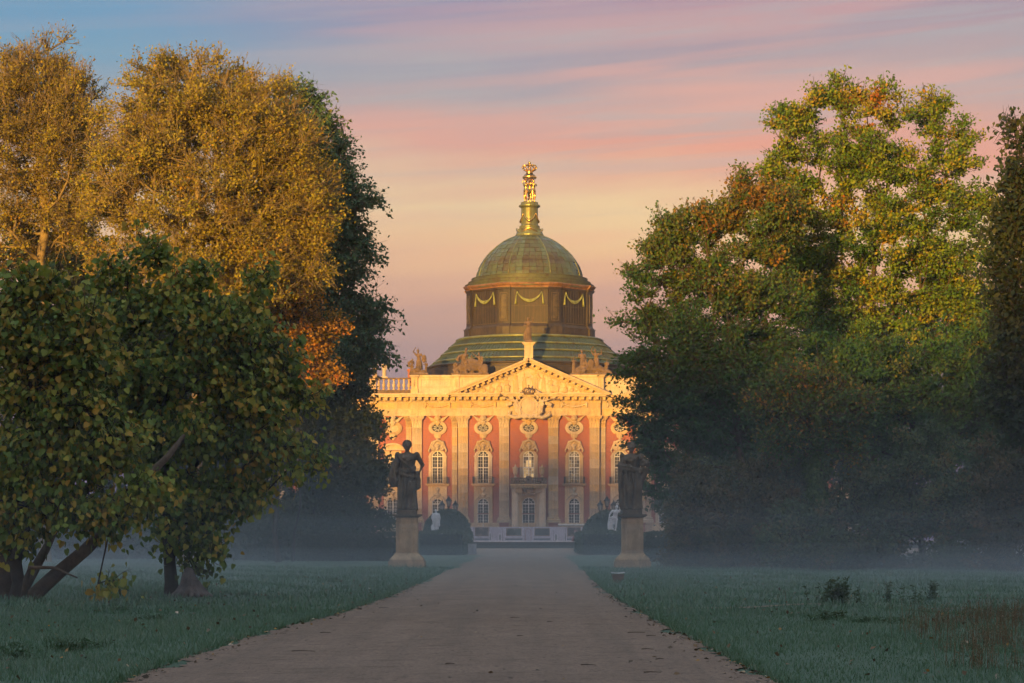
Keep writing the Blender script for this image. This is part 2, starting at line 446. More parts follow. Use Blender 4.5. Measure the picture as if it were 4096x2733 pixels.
ZZ = 0.012 + .018 * np.sin(np.pi * tt)[None, :] + .006 * np.sin(XX * 3.1 + YY * .7) * np.sin(YY * 1.3)
V = np.stack([XX.ravel(), YY.ravel(), ZZ.ravel()], 1); i = np.arange(len(yy) * ncol).reshape(len(yy), ncol)
Fq = np.stack([i[:-1, :-1].ravel(), i[:-1, 1:].ravel(), i[1:, 1:].ravel(), i[1:, :-1].ravel()], 1)
kind(link('path', np_mesh('path', V, Fq), gravel, smooth=True), 'structure')
# side track leading off to the right
sx = np.linspace(1.85, 16, 60); ce = 42.3 + .35 * np.sin(sx * .5) + (sx - 1.9) * .25; hw = .42 * np.exp(-(sx - 1.9) / 7) + .05 * np.sin(sx * 2.3)
V = np.concatenate([np.stack([sx, ce - hw, np.full(60, .008) + gheight(sx, ce)], 1), np.stack([sx, ce + hw, np.full(60, .008) + gheight(sx, ce)], 1)])
i = np.arange(59); kind(link('side_track', np_mesh('side_track', V, np.stack([i, i + 1, i + 61, i + 60], 1)), gravel), 'structure')
# gravel court in front of the palace
m = MB(); m.box(-75, 75, 150, 262, -.3, .016); kind(part('court', m, gravel), 'structure')
# terrace with steps
m = MB(); sm = plain('step_stone', (.055, .048, .04), .9, var=.2, nscale=1.2, bump=.3)
AX = -0.5
steps = thing('terrace_steps', 'low dark stone steps running along the palace terrace under the printed hoarding', 'steps', (AX, 221, 0))
for k in range(4):
    m = MB(); m.box(-46, 46, k * .36, k * .36 + 1.0, -.1, .155 * (k + 1) - .003); m.box(-46, 46, k * .36 - .03, k * .36 + .37, .155 * (k + 1) - .04, .155 * (k + 1)); part('step', m, sm, steps)
m = MB(); m.box(-75, 75, 222.4, 300, -.2, .60); kind(part('terrace', m, gravel), 'structure')
# ------------------------------------------------------------------ sculpture helper: union of simple volumes -> one continuous skin
def sculpt(name, mb, voxel, smooth=2, disp=0.0, dscale=0.4):
    me = mb.mesh(name + '_src')
    o = bpy.data.objects.new(name + '_src', me); COL.objects.link(o)
    md = o.modifiers.new('r', 'REMESH'); md.mode = 'VOXEL'; md.voxel_size = voxel; md.use_smooth_shade = True
    if smooth:
        sm = o.modifiers.new('s', 'SMOOTH'); sm.iterations = smooth; sm.factor = 0.5
    if disp:
        tx = bpy.data.textures.get('carve_%g' % dscale)
        if tx is None:
            tx = bpy.data.textures.new('carve_%g' % dscale, 'CLOUDS'); tx.noise_scale = dscale
        dp = o.modifiers.new('d', 'DISPLACE'); dp.texture = tx; dp.strength = disp; dp.mid_level = 0.5; dp.texture_coords = 'LOCAL'
    dg = bpy.context.evaluated_depsgraph_get()
    out = bpy.data.meshes.new_from_object(o.evaluated_get(dg)); out.name = name
    out.materials.clear()
    bpy.data.objects.remove(o); bpy.data.meshes.remove(me)
    return out

# ------------------------------------------------------------------ the palace
AX, PY, KP, PZ = -0.5, 264.0, 264.0 / F4, 0.6      # axis, facade distance, metres per photo pixel at the facade, terrace level
def fz(v): return EYE + (HY4 - v) * KP - PZ        # photo row -> height above the terrace
palace = thing('palace', 'baroque red brick palace with sandstone pilasters, pediment and green copper dome', 'palace', (AX, PY, PZ))
U = KP
CEN, INT, WNG = 0.0, 0.55, 1.15                     # depth of the three wall planes
def depth(u):
    a = abs(u)
    return CEN if a < 283 else (INT if a < 470 else WNG)

# brick walls
def wall(u0, u1, y):
    m = MB(); m.box(u0 * U, u1 * U, y, y + 16, 0.0, fz(1662))
    part('brick_wall', m, brick, palace)
wall(-283, 283, CEN); wall(283, 470, INT); wall(-470, -283, INT); wall(470, 1500, WNG); wall(-1500, -470, WNG)
def plinth(u0, u1, y):
    m = MB(); m.box(u0 * U - 0.04, u1 * U + 0.04, y - 0.12, y, -0.02, fz(2092)); m.box(u0 * U - 0.06, u1 * U + 0.06, y - 0.16, y, fz(2096), fz(2091.5))
    part('plinth', m, stone, palace)
plinth(-283, 283, CEN); plinth(284, 470, INT); plinth(-470, -284, INT); plinth(471, 1500, WNG); plinth(-1500, -471, WNG)

# --- pilasters: fluted blocks stacked up, each a stone of its own
def flute_profile(w, d, n=6):
    """front outline (x,y) of a fluted block, from left to right"""
    pts = [(-w, 0), (-w, -d)]
    step = (2 * w - 0.10) / n
    for i in range(n):
        a = -w + 0.05 + i * step
        pts += [(a + step * 0.16, -d), (a + step * 0.32, -d + 0.055), (a + step * 0.68, -d + 0.055), (a + step * 0.84, -d)]
    pts += [(w, -d), (w, 0)]
    return pts
_blk = {}
def block_mesh(w, d, h, n):
    key = (round(w, 3), round(d, 3), round(h, 2), n)
    if key not in _blk:
        p = flute_profile(w, d, n); m = MB(); k = len(p)
        z0, z1 = 0.006, h - 0.006
        m.add([(x, y, z0) for x, y in p] + [(x, y, z1) for x, y in p],
              [(i, i + 1, k + i + 1, k + i) for i in range(k - 1)] + [tuple(range(k - 1, -1, -1)), tuple(range(k, 2 * k))])
        _blk[key] = m.mesh('stone_block'); _blk[key].materials.append(stone)
    return _blk[key]

def capital_mesh(w, d, h):
    """leafy capital: flared bell, two rows of curling leaves, corner volutes, moulded slab"""
    m = MB()
    m.box(-w, w, -d, 0.0, 0, h)
    prof = [(0, 0.0), (0.25, 0.02), (0.6, 0.06), (0.85, 0.20), (1.0, 0.30)]
    for i in range(len(prof) - 1):
        (t0, o0), (t1, o1) = prof[i], prof[i + 1]
        m.add([(-w - o0, -d - o0, t0 * h), (w + o0, -d - o0, t0 * h), (w + o1, -d - o1, t1 * h), (-w - o1, -d - o1, t1 * h),
               (-w - o0, 0, t0 * h), (w + o0, 0, t0 * h), (w + o1, 0, t1 * h), (-w - o1, 0, t1 * h)],
              [(0, 1, 2, 3), (1, 5, 6, 2), (4, 0, 3, 7), (3, 2, 6, 7), (4, 5, 1, 0)])
    rows = [(0.02, 0.36, 4, 0.10), (0.24, 0.66, 3, 0.16)]
    for (z0, z1, n, out) in rows:
        for i in range(n):
            cxx = -w + (2 * w) * (i + 0.5) / n; hw = w / n * 0.86
            for (a, b, ya, yb, s) in ((0, .6, 0.03, 0.06, 1), (.6, .9, 0.06, out, .95), (.9, 1.0, out, out + 0.07, .8), (.95, .86, out + 0.07, out + 0.10, .6)):
                za, zb = (z0 + (z1 - z0) * a) * h, (z0 + (z1 - z0) * b) * h
                m.add([(cxx - hw * s, -d - ya, za), (cxx + hw * s, -d - ya, za), (cxx + hw * s * .9, -d - yb, zb), (cxx - hw * s * .9, -d - yb, zb),
                       (cxx, -d - ya - .05, za), (cxx, -d - yb - .05, zb)], [(0, 4, 5, 3), (4, 1, 2, 5)])
    for s in (-1, 1):
        for q in (0.0, 0.32):
            c = Vector((s * (w + 0.10 - q * 0.9), -d - 0.20, h * (0.80 - q * 0.12)))
            pts = []
            for k in range(15):
                a = k / 14 * 2.6 * PI; r = (0.17 - q * .12) * (1 - k / 18)
                pts.append(c + Vector((s * math.cos(a) * r, -0.03 * k / 14, math.sin(a) * r)))
            m.tube(pts, 0.045, 5)
        m.tube([(s * w * .95, -d - .06, h * .45), (s * w, -d - .14, h * .62), (s * (w + .08), -d - .2, h * .80)], [.04, .05, .05], 5)
    m.ball((0, -d - 0.28, h * 0.90), 0.11, 8, 6)
    m.box(-w - 0.30, w + 0.30, -d - 0.32, 0, h * 0.93, h - 0.002)
    return m.mesh('capital')
def base_mesh(w, d):
    m = MB(); zs = [0, .22, .22, .30, .40, .44, .50, .56, .62, .68]; o = [.26, .26, .20, .24, .20, .12, .12, .15, .12, .02]
    for i in range(len(zs) - 1):
        a, b = o[i], o[i + 1]
        m.add([(-w - a, -d - a, zs[i]), (w + a, -d - a, zs[i]), (w + b, -d - b, zs[i + 1]), (-w - b, -d - b, zs[i + 1]),
               (-w - a, 0, zs[i]), (w + a, 0, zs[i]), (w + b, 0, zs[i + 1]), (-w - b, 0, zs[i + 1])],
              [(0, 1, 2, 3), (1, 5, 6, 2), (4, 0, 3, 7), (3, 2, 6, 7)])
    return m.mesh('base')
_caps = {}
def pilaster(u, y, w=0.57, d=0.34, half=False):
    n = 6 if not half else 3
    key = (w, d)
    if key not in _caps:
        c = capital_mesh(w, d, fz(1663) - fz(1711)); c.materials.append(stone); b = base_mesh(w, d); b.materials.append(stone); _caps[key] = (c, b)
    p = bpy.data.objects.new('pilaster', None); p.parent = palace; p.location = (u * U, y, 0); p.empty_display_size = .2; COL.objects.link(p)
    zb, zt = fz(2091), fz(1711)
    link('base', _caps[key][1], stone, p, (0, 0, zb))
    z = zb + 0.68; hs = [0.94, 1.06, 0.80, 0.94]; i = random.randrange(4)
    while z < zt - 0.03:
        h = min(hs[i % 4], zt - z); i += 1
        if zt - (z + h) < 0.4: h = zt - z
        link('stone_block', block_mesh(w, d, h, n), stone, p, (0, 0, z)); z += h
    m = MB(); m.box(-w - .05, w + .05, -d - .05, 0, zt - .03, zt + .05); part('neck_ring', m, stone, p)
    link('capital', _caps[key][0], stone, p, (0, 0, zt))
    m = MB(); m.box(-w * .95, w * .95, -0.14, 0, -0.02, fz(2096)); m.box(-w * 1.02, w * 1.02, -0.2, 0, fz(2096) , zb); part('pier_foot', m, brick if not half else stone, p)
    return p
random.seed(3)
for s in (-1, 1):
    pilaster(s * 98.5, CEN); pilaster(s * 263, CEN); pilaster(s * 297, INT, 0.30, 0.30, True)
    pilaster(s * 448, INT); pilaster(s * 482, WNG, 0.30, 0.30, True)
    for q in (623, 805, 987, 1169, 1351): pilaster(s * q, WNG)

# --- entablature: architrave and frieze laid block by block, dentils, brackets, cornice
def run_blocks(parent, name, u0, u1, y, z0, z1, step, proud, rnd, fascia=False):
    x = u0 * U; xe = u1 * U
    while x < xe - 0.05:
        l = min(step * rnd.uniform(0.7, 1.3), xe - x)
        if xe - (x + l) < 0.5: l = xe - x
        m = MB()
        if fascia:
            h = (z1 - z0) / 3.4
            m.box(x + .004, x + l - .004, y - proud, y + .6, z0, z0 + h); m.box(x + .004, x + l - .004, y - proud - .05, y + .6, z0 + h, z0 + 2 * h)
            m.box(x + .004, x + l - .004, y - proud - .10, y + .6, z0 + 2 * h, z1 - .11); m.box(x + .004, x + l - .004, y - proud - .2, y + .6, z1 - .11, z1)
        else:
            m.box(x + .004, x + l - .004, y - proud, y + .6, z0, z1)
        part(name, m, stone, parent); x += l
rnd = random.Random(5)
modm = MB()                                          # one scrolled bracket
modm.prism([(-.17, 0), (.17, 0), (.17, .30), (-.17, .30)], -.62, 0)
modm.box(-.21, .21, -.72, 0, .30, .36); modm.tube([(-.17, -.60, .10), (.17, -.60, .10)], .10, 8); modm.tube([(-.17, -.08, .02), (.17, -.08, .02)], .10, 8)
mod_me = modm.mesh('bracket'); mod_me.materials.append(stone)
def entablature(u0, u1, y, endl=0.0, endr=0.0):
    e = bpy.data.objects.new('entablature', None); e.parent = palace; e.empty_display_size = .2; COL.objects.link(e)
    P = 0.36
    run_blocks(e, 'architrave_block', u0, u1, y, fz(1663), fz(1634.5), 2.2, P, rnd, True)
    run_blocks(e, 'frieze_block', u0, u1, y, fz(1634.5), fz(1611), 2.0, P - .03, rnd)
    x0, x1 = u0 * U, u1 * U
    m = MB(); m.box(x0 - .05, x1 + .05, y - P - .12, y + .6, fz(1611), fz(1607)); part('bed_moulding', m, stone_light, e)
    m = MB(); n = int((x1 - x0) / 0.155)
    for i in range(n):
        a = x0 + (x1 - x0) * (i + .2) / n; m.box(a, a + .09, y - P - .26, y - P - .12 + .02, fz(1607), fz(1602.5))
    m.box(x0 - .05, x1 + .05, y - P - .14, y + .6, fz(1607), fz(1602.5)); kind(part('dentil_course', m, stone_light, e), 'stuff')
    m = MB(); m.box(x0 - .08, x1 + .08, y - P - .30, y + .6, fz(1602.5), fz(1589.5)); part('soffit_band', m, stone_light, e)
    n = max(2, round((x1 - x0) / 0.815)); zb = fz(1601.5)
    for i in range(n): link('bracket', mod_me, stone, e, (x0 + (x1 - x0) * (i + .5) / n, y - P - .28, zb))
    m = MB(); z = fz(1589.4)
    for (a, b, o) in ((0, .17, 1.12), (.17, .24, 1.20), (.24, .36, 1.34)): m.box(x0 - endl - (o - 1.1), x1 + endr + (o - 1.1), y - P - o, y + .8, z + a, z + b)
    m.box(x0 - endl - .22, x1 + endr + .22, y - P - 1.32, y + .8, z + .36, z + .41)
    part('cornice', m, stone_light, e)
    return e
entablature(-287, 287, CEN, 0.9, 0.9)
entablature(-473, -287.3, INT, 0.9, 0); entablature(287.3, 473, INT, 0, 0.9)
entablature(-1500, -473.3, WNG); entablature(473.3, 1500, WNG)

# swags in the frieze
m = MB()
for s in (-1, 1):
    m.tube([(s * 1.45, -.05, .05), (s * 1.42, -.1, .30), (s * 1.38, -.08, .56)], [.10, .15, .12], 6); m.ball((s * 1.42, -.1, .58), .16)
for i in range(19):
    t = i / 18 * 2 - 1; m.ball((t * 1.3, -.09, .16 + .30 * t * t), .13 if i % 2 else .105, 7, 5)
swag_me = sculpt('frieze_swag', m, .05, 1); swag_me.materials.append(stone_light)
for u in (-182, 182): link('frieze_swag', swag_me, stone_light, palace, (u * U, CEN - .36, fz(1633)))
for u in (-365, 365): link('frieze_swag', swag_me, stone_light, palace, (u * U, INT - .36, fz(1633)))

# --- windows
def arch(hw, zb, zs, rise=None, n=14):
    rise = hw if rise is None else rise
    return [(-hw, zb)] + [(-hw * math.cos(PI * i / n), zs + rise * math.sin(PI * i / n)) for i in range(n + 1)] + [(hw, zb)]
_pane = {}
def pane_mesh(w, h, mat):
    k = (round(w, 3), round(h, 3), mat.name)
    if k not in _pane:
        m = MB(); m.box(-w / 2, w / 2, 0, .02, 0, h); _pane[k] = m.mesh('pane'); _pane[k].materials.append(mat)
    return _pane[k]
def wedge_mesh(r0, r1, a0, a1, mat):
    k = (round(r0, 3), round(r1, 3), round(a0, 2), round(a1, 2), mat.name)
    if k not in _pane:
        o = [(r1 * math.cos(a0 + (a1 - a0) * i / 4), r1 * math.sin(a0 + (a1 - a0) * i / 4)) for i in range(5)]
        i_ = [(r0 * math.cos(a1 + (a0 - a1) * i / 4), r0 * math.sin(a1 + (a0 - a1) * i / 4)) for i in range(5)] if r0 > 0 else [(0, 0)]
        m = MB(); m.prism(o + i_, 0, .02); _pane[k] = m.mesh('pane'); _pane[k].materials.append(mat)
    return _pane[k]
def casement(root, hw, zb, zs, groups, gmat, y=-.05, panes=True, fan=True, rise=None, fmat=None):
    """white glazing bars and single panes; groups = (z0, z1, rows) from bottom to top; fan light above zs"""
    fmat = fmat or win_white
    m = MB(); b = .028
    top = zs if fan else groups[-1][1]
    m.box(-hw, -hw + .07, y - .05, y + .03, zb, top); m.box(hw - .07, hw, y - .05, y + .03, zb, top)
    m.box(-.055, .055, y - .07, y + .03, zb, zs + (hw - .02 if fan else -.02))
    m.box(-hw, hw, y - .055, y + .03, zb, zb + .08)
    m.box(-hw, hw, y - .075, y + .03, top - .06, top + .06)
    cw = (hw - .07 - .055) / 2
    for (z0, z1, rows) in groups:
        if z1 != groups[-1][1]: m.box(-hw, hw, y - .065, y + .03, z1 - .05, z1 + .05)
        for s in (-1, 1):
            xx = s * (.055 + cw); m.box(xx - b / 2, xx + b / 2, y - .04, y + .02, z0, z1)
            for r in range(1, rows):
                zz = z0 + (z1 - z0) * r / rows; m.box(min(s * .055, s * (hw - .07)), max(s * .055, s * (hw - .07)), y - .038, y + .02, zz - b / 2, zz + b / 2)
            if panes:
                for c in (0, 1):
                    for r in range(rows):
                        link('pane', pane_mesh(cw - .004, (z1 - z0) / rows - .004, gmat), gmat, root, (s * (.055 + cw * (c + .5)), y, z0 + (z1 - z0) * r / rows))
    if fan:
        o = arch(hw, zs, zs)[1:-1]; i_ = arch(hw - .07, zs, zs)[1:-1]; m.ringstrip(o, i_, y - .05, y + .03)
        o = arch(hw * .52, zs, zs)[1:-1]; i_ = arch(hw * .52 - .045, zs, zs)[1:-1]; m.ringstrip(o, i_, y - .04, y + .02)
        for a in (PI * .22, PI * .78):
            d = Vector((math.cos(a), 0, math.sin(a))); p = d * hw * .5 + Vector((0, y - .02, zs)); q = d * (hw - .03) + Vector((0, y - .02, zs)); m.tube([p, q], .026, 4)
        if panes:
            for (r0, r1, a0, a1) in ((0, hw * .5, .03, PI / 2), (0, hw * .5, PI / 2, PI - .03), (hw * .5, hw - .05, .03, PI * .22), (hw * .5, hw - .05, PI * .22, PI / 2), (hw * .5, hw - .05, PI / 2, PI * .78), (hw * .5, hw - .05, PI * .78, PI - .03)):
                link('pane', wedge_mesh(r0, r1, a0, a1, gmat), gmat, root, (0, y + .002, zs))
    if not panes:
        mm = MB(); mm.prism(arch(hw, zb, zs)[::-1] if fan else [(-hw, zb), (hw, zb), (hw, top), (-hw, top)], y, y + .02); part('pane', mm, gmat, root)
    part('glazing_bars', m, fmat, root)
def win_root(u, y, name='window'):
    w = bpy.data.objects.new(name, None); w.parent = palace; w.location = (u * U, y, 0); w.empty_display_size = .2; COL.objects.link(w)
    return w

# carved pieces shared by the bays
m = MB()                                             # bearded mask in a scrolled shell above the tall windows
m.ball((0, -.22, .52), .26, 10, 8, (.8, .8, 1.1)); m.ball((0, -.30, .26), .17, 8, 6); m.ball((0, -.42, .50), .06); m.ball((-.16, -.3, .64), .1); m.ball((.16, -.3, .64), .1)
m.tube([(-.52, -.1, .70), (-.35, -.18, 1.10), (0, -.2, 1.24), (.35, -.18, 1.10), (.52, -.1, .70)], [.13, .17, .16, .17, .13], 8)
for s in (-1, 1):
    m.tube([(s * .30, -.18, 1.02), (s * .62, -.18, 1.05), (s * .72, -.16, .70), (s * .86, -.14, .40), (s * 1.02, -.14, .06), (s * .94, -.12, -.16)], [.14, .17, .15, .13, .13, .10], 8)
    m.tube([(s * .28, -.2, .30), (s * .52, -.2, .46), (s * .60, -.2, .72)], [.10, .12, .08], 7); m.tube([(s * .3, -.2, .1), (s * .62, -.2, .16), (s * .76, -.16, .42)], [.08, .12, .08], 7)
m.ball((0, -.2, 1.34), .15); m.prism([(-.7, 0), (.7, 0), (.62, 1.1), (-.62, 1.1)], -.1, 0.02)
mask_me = sculpt('carved_mask', m, .045, 1, .05, .16); mask_me.materials.append(stone)
m = MB()                                             # winged child's head above the oval windows
m.ball((0, -.30, .62), .31, 10, 8, (.95, .95, 1.05)); m.ball((0, -.56, .58), .06)
for k in range(11):
    a = PI * (-.08 + 1.16 * k / 10); m.ball((.30 * math.cos(a), -.3, .68 + .28 * math.sin(a)), .1, 7, 5)
m.ball((0, -.26, .22), .28, 8, 6, (1.35, .8, .62)); m.ball((0, -.2, .02), .24, 8, 6, (1.1, .7, .6))
for s in (-1, 1):
    for k in range(5):
        m.tube([(s * .25, -.14, .30 + .05 * k), (s * (.70 + .05 * k), -.16, .42 + .09 * k), (s * (.82 + .13 * k), -.12, .55 + .125 * k)], [.10, .10, .04], 6)
cherub_me = sculpt('winged_head', m, .045, 1); cherub_me.materials.append(stone)
m = MB()                                             # small bust over the lower windows
m.ball((0, -.2, .78), .24, 10, 8, (.85, .9, 1.1)); m.ball((.03, -.42, .76), .05); m.tube([(0, -.15, .3), (0, -.18, .65)], [.16, .12], 8)
m.ball((0, -.14, .26), .34, 10, 6, (1.2, .7, .62)); m.ball((0, -.14, .02), .2, 8, 6, (1, .7, .8))
for k in range(7):
    a = PI * (.05 + .9 * k / 6); m.ball((.22 * math.cos(a), -.16, .84 + .22 * math.sin(a)), .09, 7, 5)
for s in (-1, 1): m.tube([(s * .3, -.08, .16), (s * .62, -.1, -.02), (s * .92, -.08, -.42)], [.07, .11, .06], 6)
bust_me = sculpt('carved_bust', m, .045, 1); bust_me.materials.append(stone)

def railing_mesh():
    m = MB(); w = 1.12
    for s in (-1, 1): m.box(s * w - .10, s * w + .10, -.34, -.22, 0, .80); m.box(s * w - .03, s * w + .03, -.34, 0, .74, .79)
    m.box(-w, w, -.32, -.26, .74, .79); m.box(-w, w, -.31, -.27, .06, .10); m.box(-w, w, -.31, -.27, .60, .63)
    for i in range(15):
        x = -w + .16 + (2 * w - .32) * i / 14; m.tube([(x, -.29, .08), (x + .02, -.29, .2), (x - .02, -.29, .45), (x, -.29, .62)], .014, 4)
    return m
rail_me = railing_mesh().mesh('railing'); rail_me.materials.append(iron)
m = MB()
for i in range(5): m.ball(((i - 2) * .36, -.31, .30), .07, 7, 5, (.8, .6, 1.3)); m.ball(((i - 2) * .36, -.31, .17), .045, 6, 5)
rail_gold = m.mesh('gilt_ornament'); rail_gold.materials.append(gold)

def upper_window(u, y, gmat, balcony=False, panes=True):
    w = win_root(u, y)
    hw = 22 * U; zs = fz(1826); zb = fz(1934)
    m = MB(); o = arch(35.5 * U, zb, fz(1828), 30 * U); i_ = arch(24 * U, zb, zs); m.ringstrip(o, i_, -.26, 0)
    o2 = arch(25.5 * U, zb, zs); m.ringstrip(o2, arch(hw, zb, zs), -.15, 0)
    for s in (-1, 1): m.box(min(s * 34 * U, s * 38 * U), max(s * 34 * U, s * 38 * U), -.30, 0, zs - .1, zs + .06)
    part('surround', m, stone, w)
    casement(w, hw, zb, zs, [(zb + .06, fz(1871), 5), (fz(1868.5), zs - .06, 3)], gmat, panes=panes)
    link('carved_mask', mask_me, stone, w, (0, -.14, fz(1804)))
    if not balcony:
        r = link('railing', rail_me, iron, w, (0, -.26, fz(1935))); link('gilt_ornament', rail_gold, gold, w, (0, -.26, fz(1935)))
        m = MB()
        for (a, b, o) in ((1943.5, 1941, .30), (1941, 1938.5, .42), (1938.5, 1935.5, .62)): m.box(-(44 + 14 * (o - .3)) * U, (44 + 14 * (o - .3)) * U, -o, 0, fz(a), fz(b))
        for k in range(20):
            x = (-44 + 88 * (k + .3) / 20) * U; m.box(x, x + .06, -.36, 0, fz(1944.5), fz(1942))
        part('sill', m, stone, w)
    return w
def lower_window(u, y, gmat, portal=False, panes=True):
    w = win_root(u, y)
    hw = (22 if not portal else 25.5) * U; zs = fz(2016); zb = fz(2110) if not portal else 0.05
    m = MB()
    poly_o = [(-37.5 * U, zb), (-37.5 * U, zs)] + [(-37.5 * U + 75 * U * i / 14, fz(1945)) for i in range(15)] + [(37.5 * U, zs), (37.5 * U, zb)]
    inn = arch(26 * U if not portal else 29 * U, zb, zs)
    poly_i = [inn[0], inn[1]] + inn[1:-1] + [inn[-2], inn[-1]]
    m.ringstrip(poly_o, poly_i, -.20, 0)
    m.ringstrip(arch(31 * U if not portal else 33 * U, zb, zs), arch(hw, zb, zs), -.28, 0); part('surround', m, stone, w)
    if not portal:
        m = MB(); m.box(-26 * U, 26 * U, -.245, -.195, fz(1986), fz(1985.3)); m.box(-27 * U, -26 * U, -.245, -.195, fz(1986), fz(1951)); m.box(26 * U, 27 * U, -.245, -.195, fz(1986), fz(1951)); m.box(-27 * U, 27 * U, -.245, -.195, fz(1951), fz(1950))
        part('panel_moulding', m, stone, w)
        link('carved_bust', bust_me, stone, w, (0, -.12, fz(1988)))
    casement(w, hw, zb, zs, [(zb + .06, fz(2057), 4), (fz(2053.5), zs - .06, 3)], gmat, panes=panes)
    m = MB(); m.box(-hw, hw, -.16, -.02, fz(2057.5), fz(2053)); part('transom', m, plain('red_transom', (.25, .09, .06)) if 'red_transom' not in MATS else MATS['red_transom'], w)
    return w
def ellipse(rx, rz, cz, n=24): return [(rx * math.cos(2 * PI * i / n), cz + rz * math.sin(2 * PI * i / n)) for i in range(n)]
def oval_window(u, y, gmat, blindw=False):
    w = win_root(u, y, 'oval_window'); zc = fz(1712)
    m = MB(); m.ringstrip(ellipse(36.5 * U, 29 * U, zc), ellipse(29 * U, 22 * U, zc), -.24, 0, True); m.ringstrip(ellipse(31 * U, 24 * U, zc), ellipse(25 * U, 18.5 * U, zc), -.32, 0, True)
    m.ringstrip(ellipse(26 * U, 19.5 * U, zc), ellipse(22 * U, 15.5 * U, zc), -.2, 0, True)
    part('surround', m, stone, w)
    m = MB(); m.prism(ellipse(14 * U, 13 * U, fz(1742)), -.2, 0); m.prism(ellipse(10 * U, 10 * U, fz(1741)), -.28, -.19); m.prism(ellipse(6 * U, 4 * U, fz(1755)), -.18, 0); part('medallion', m, stone, w)
    fm = win_white if not blindw else stone_light
    for k in range(8):
        a0, a1 = 2 * PI * k / 8, 2 * PI * (k + 1) / 8
        m = MB(); pts = []
        for i in range(4): a = a0 + (a1 - a0) * i / 3; pts.append((22 * U * math.cos(a), zc + 15.5 * U * math.sin(a)))
        m.prism([(0, zc)] + pts, -.05, -.03); part('pane', m, gmat, w)
    m = MB()
    for k in range(8):
        a = 2 * PI * (k + .0) / 8 + .2; m.tube([(6 * U * math.cos(a), -.07, zc + 5 * U * math.sin(a)), (22.5 * U * math.cos(a), -.07, zc + 16 * U * math.sin(a))], .025, 4)
    for (a, b) in ((7.5, 6), (15, 10.5)):
        m.ringstrip(ellipse(a * U, b * U, zc, 20), ellipse((a - 1.1) * U, (b - 1.1) * U, zc, 20), -.10, -.04, True)
    part('glazing_bars', m, fm, w)
    link('winged_head', cherub_me, stone, w, (0, -.12, fz(1697)))
    return w
def wing_window(u, y, detail):
    w = win_root(u, y)
    hw = 23 * U; zb, zt = fz(1932), fz(1823)
    m = MB(); m.ringstrip([(-34 * U, zb), (-34 * U, fz(1803)), (34 * U, fz(1803)), (34 * U, zb)], [(-hw, zb), (-hw, zt), (hw, zt), (hw, zb)], -.2, 0)
    m.ringstrip([(-27 * U, zb), (-27 * U, zt + .12), (27 * U, zt + .12), (27 * U, zb)], [(-hw, zb), (-hw, zt), (hw, zt), (hw, zb)], -.26, 0)
    part('surround', m, stone_light, w)
    m = MB(); m.box(-48 * U, 48 * U, -.5, 0, fz(1801), fz(1796))
    o = [(-44 * U * math.cos(PI * i / 12), fz(1796.5) + 25 * U * math.sin(PI * i / 12)) for i in range(13)]; i_ = [(-36 * U * math.cos(PI * i / 12), fz(1796.5) + 18 * U * math.sin(PI * i / 12)) for i in range(13)]
    m.ringstrip(o, i_, -.46, 0); m.prism(i_[::-1], -.12, 0); part('arched_pediment', m, stone_light, w)
    casement(w, hw, zb, zt, [(zb + .06, fz(1871), 5), (fz(1868.5), zt, 4)], blind, panes=detail, fan=False)
    link('railing', rail_me, iron, w, (0, -.2, fz(1935)))
    m = MB(); m.box(-36 * U, 36 * U, -.4, 0, fz(1942), fz(1935.5)); m.box(-34 * U, 34 * U, -.12, 0, fz(1975), fz(1942)); part('sill', m, stone_light, w)
    w2 = win_root(u, y); hw = 24 * U; zs = fz(2000)
    zb = fz(2092)
    m = MB(); m.ringstrip(arch(36 * U, zb, fz(1985), 16 * U), arch(hw, zb, zs, 10 * U), -.2, 0); part('surround', m, stone_light, w2)
    m = MB(); o = arch(46 * U, fz(1981), fz(1979), 18 * U)[1:-1]; i_ = arch(42 * U, fz(1981), fz(1981), 13 * U)[1:-1]; m.ringstrip(o, i_, -.42, 0); part('hood', m, stone_light, w2)
    link('carved_mask', bust_me, stone, w2, (0, -.1, fz(2000)))
    casement(w2, hw, zb, zs + .1, [(zb + .06, fz(2057), 3), (fz(2053.5), zs + .1, 4)], glass, panes=detail, fan=False)

for u in (0, -182, 182):
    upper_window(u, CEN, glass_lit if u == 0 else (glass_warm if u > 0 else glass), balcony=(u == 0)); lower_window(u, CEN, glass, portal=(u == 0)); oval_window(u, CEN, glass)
for u in (-365, 365):
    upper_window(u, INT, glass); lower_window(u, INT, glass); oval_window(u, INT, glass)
for q in (545, 714, 896, 1078, 1260, 1442):
    for s in (-1, 1):
        wing_window(s * q, WNG, q == 545)
        if q < 800: oval_window(s * q, WNG, blind, True)

# --- central balcony over the portal
bal = bpy.data.objects.new('balcony', None); bal.parent = palace; COL.objects.link(bal); bal.empty_display_size = .2
zB = fz(1943)
m = MB(); m.box(-74 * U, 74 * U, -1.9, 0, zB, zB + .16); m.box(-70 * U, 70 * U, -1.75, 0, zB - .14, zB)
for k in range(13):
    x = (-68 + 136 * k / 12) * U; m.box(x - .09, x + .09, -1.85, -.2, zB - .30, zB - .13)
part('slab', m, stone, bal)
zt = fz(1912)
m = MB(); m.box(-65 * U, 65 * U, -1.78, -1.50, zt - .14, zt); m.box(-65 * U, 65 * U, -1.75, -1.52, zB + .16, zB + .26)
for s in (-1, 1): m.box(s * 62 * U - .28, s * 62 * U + .28, -1.80, -1.48, zB + .16, zt)
part('handrail', m, stone_dark, bal)
bprof = [(.05, 0), (.10, .02), (.10, .08), (.05, .12), (.09, .22), (.11, .32), (.07, .48), (.045, .60), (.08, .66), (.08, .72)]
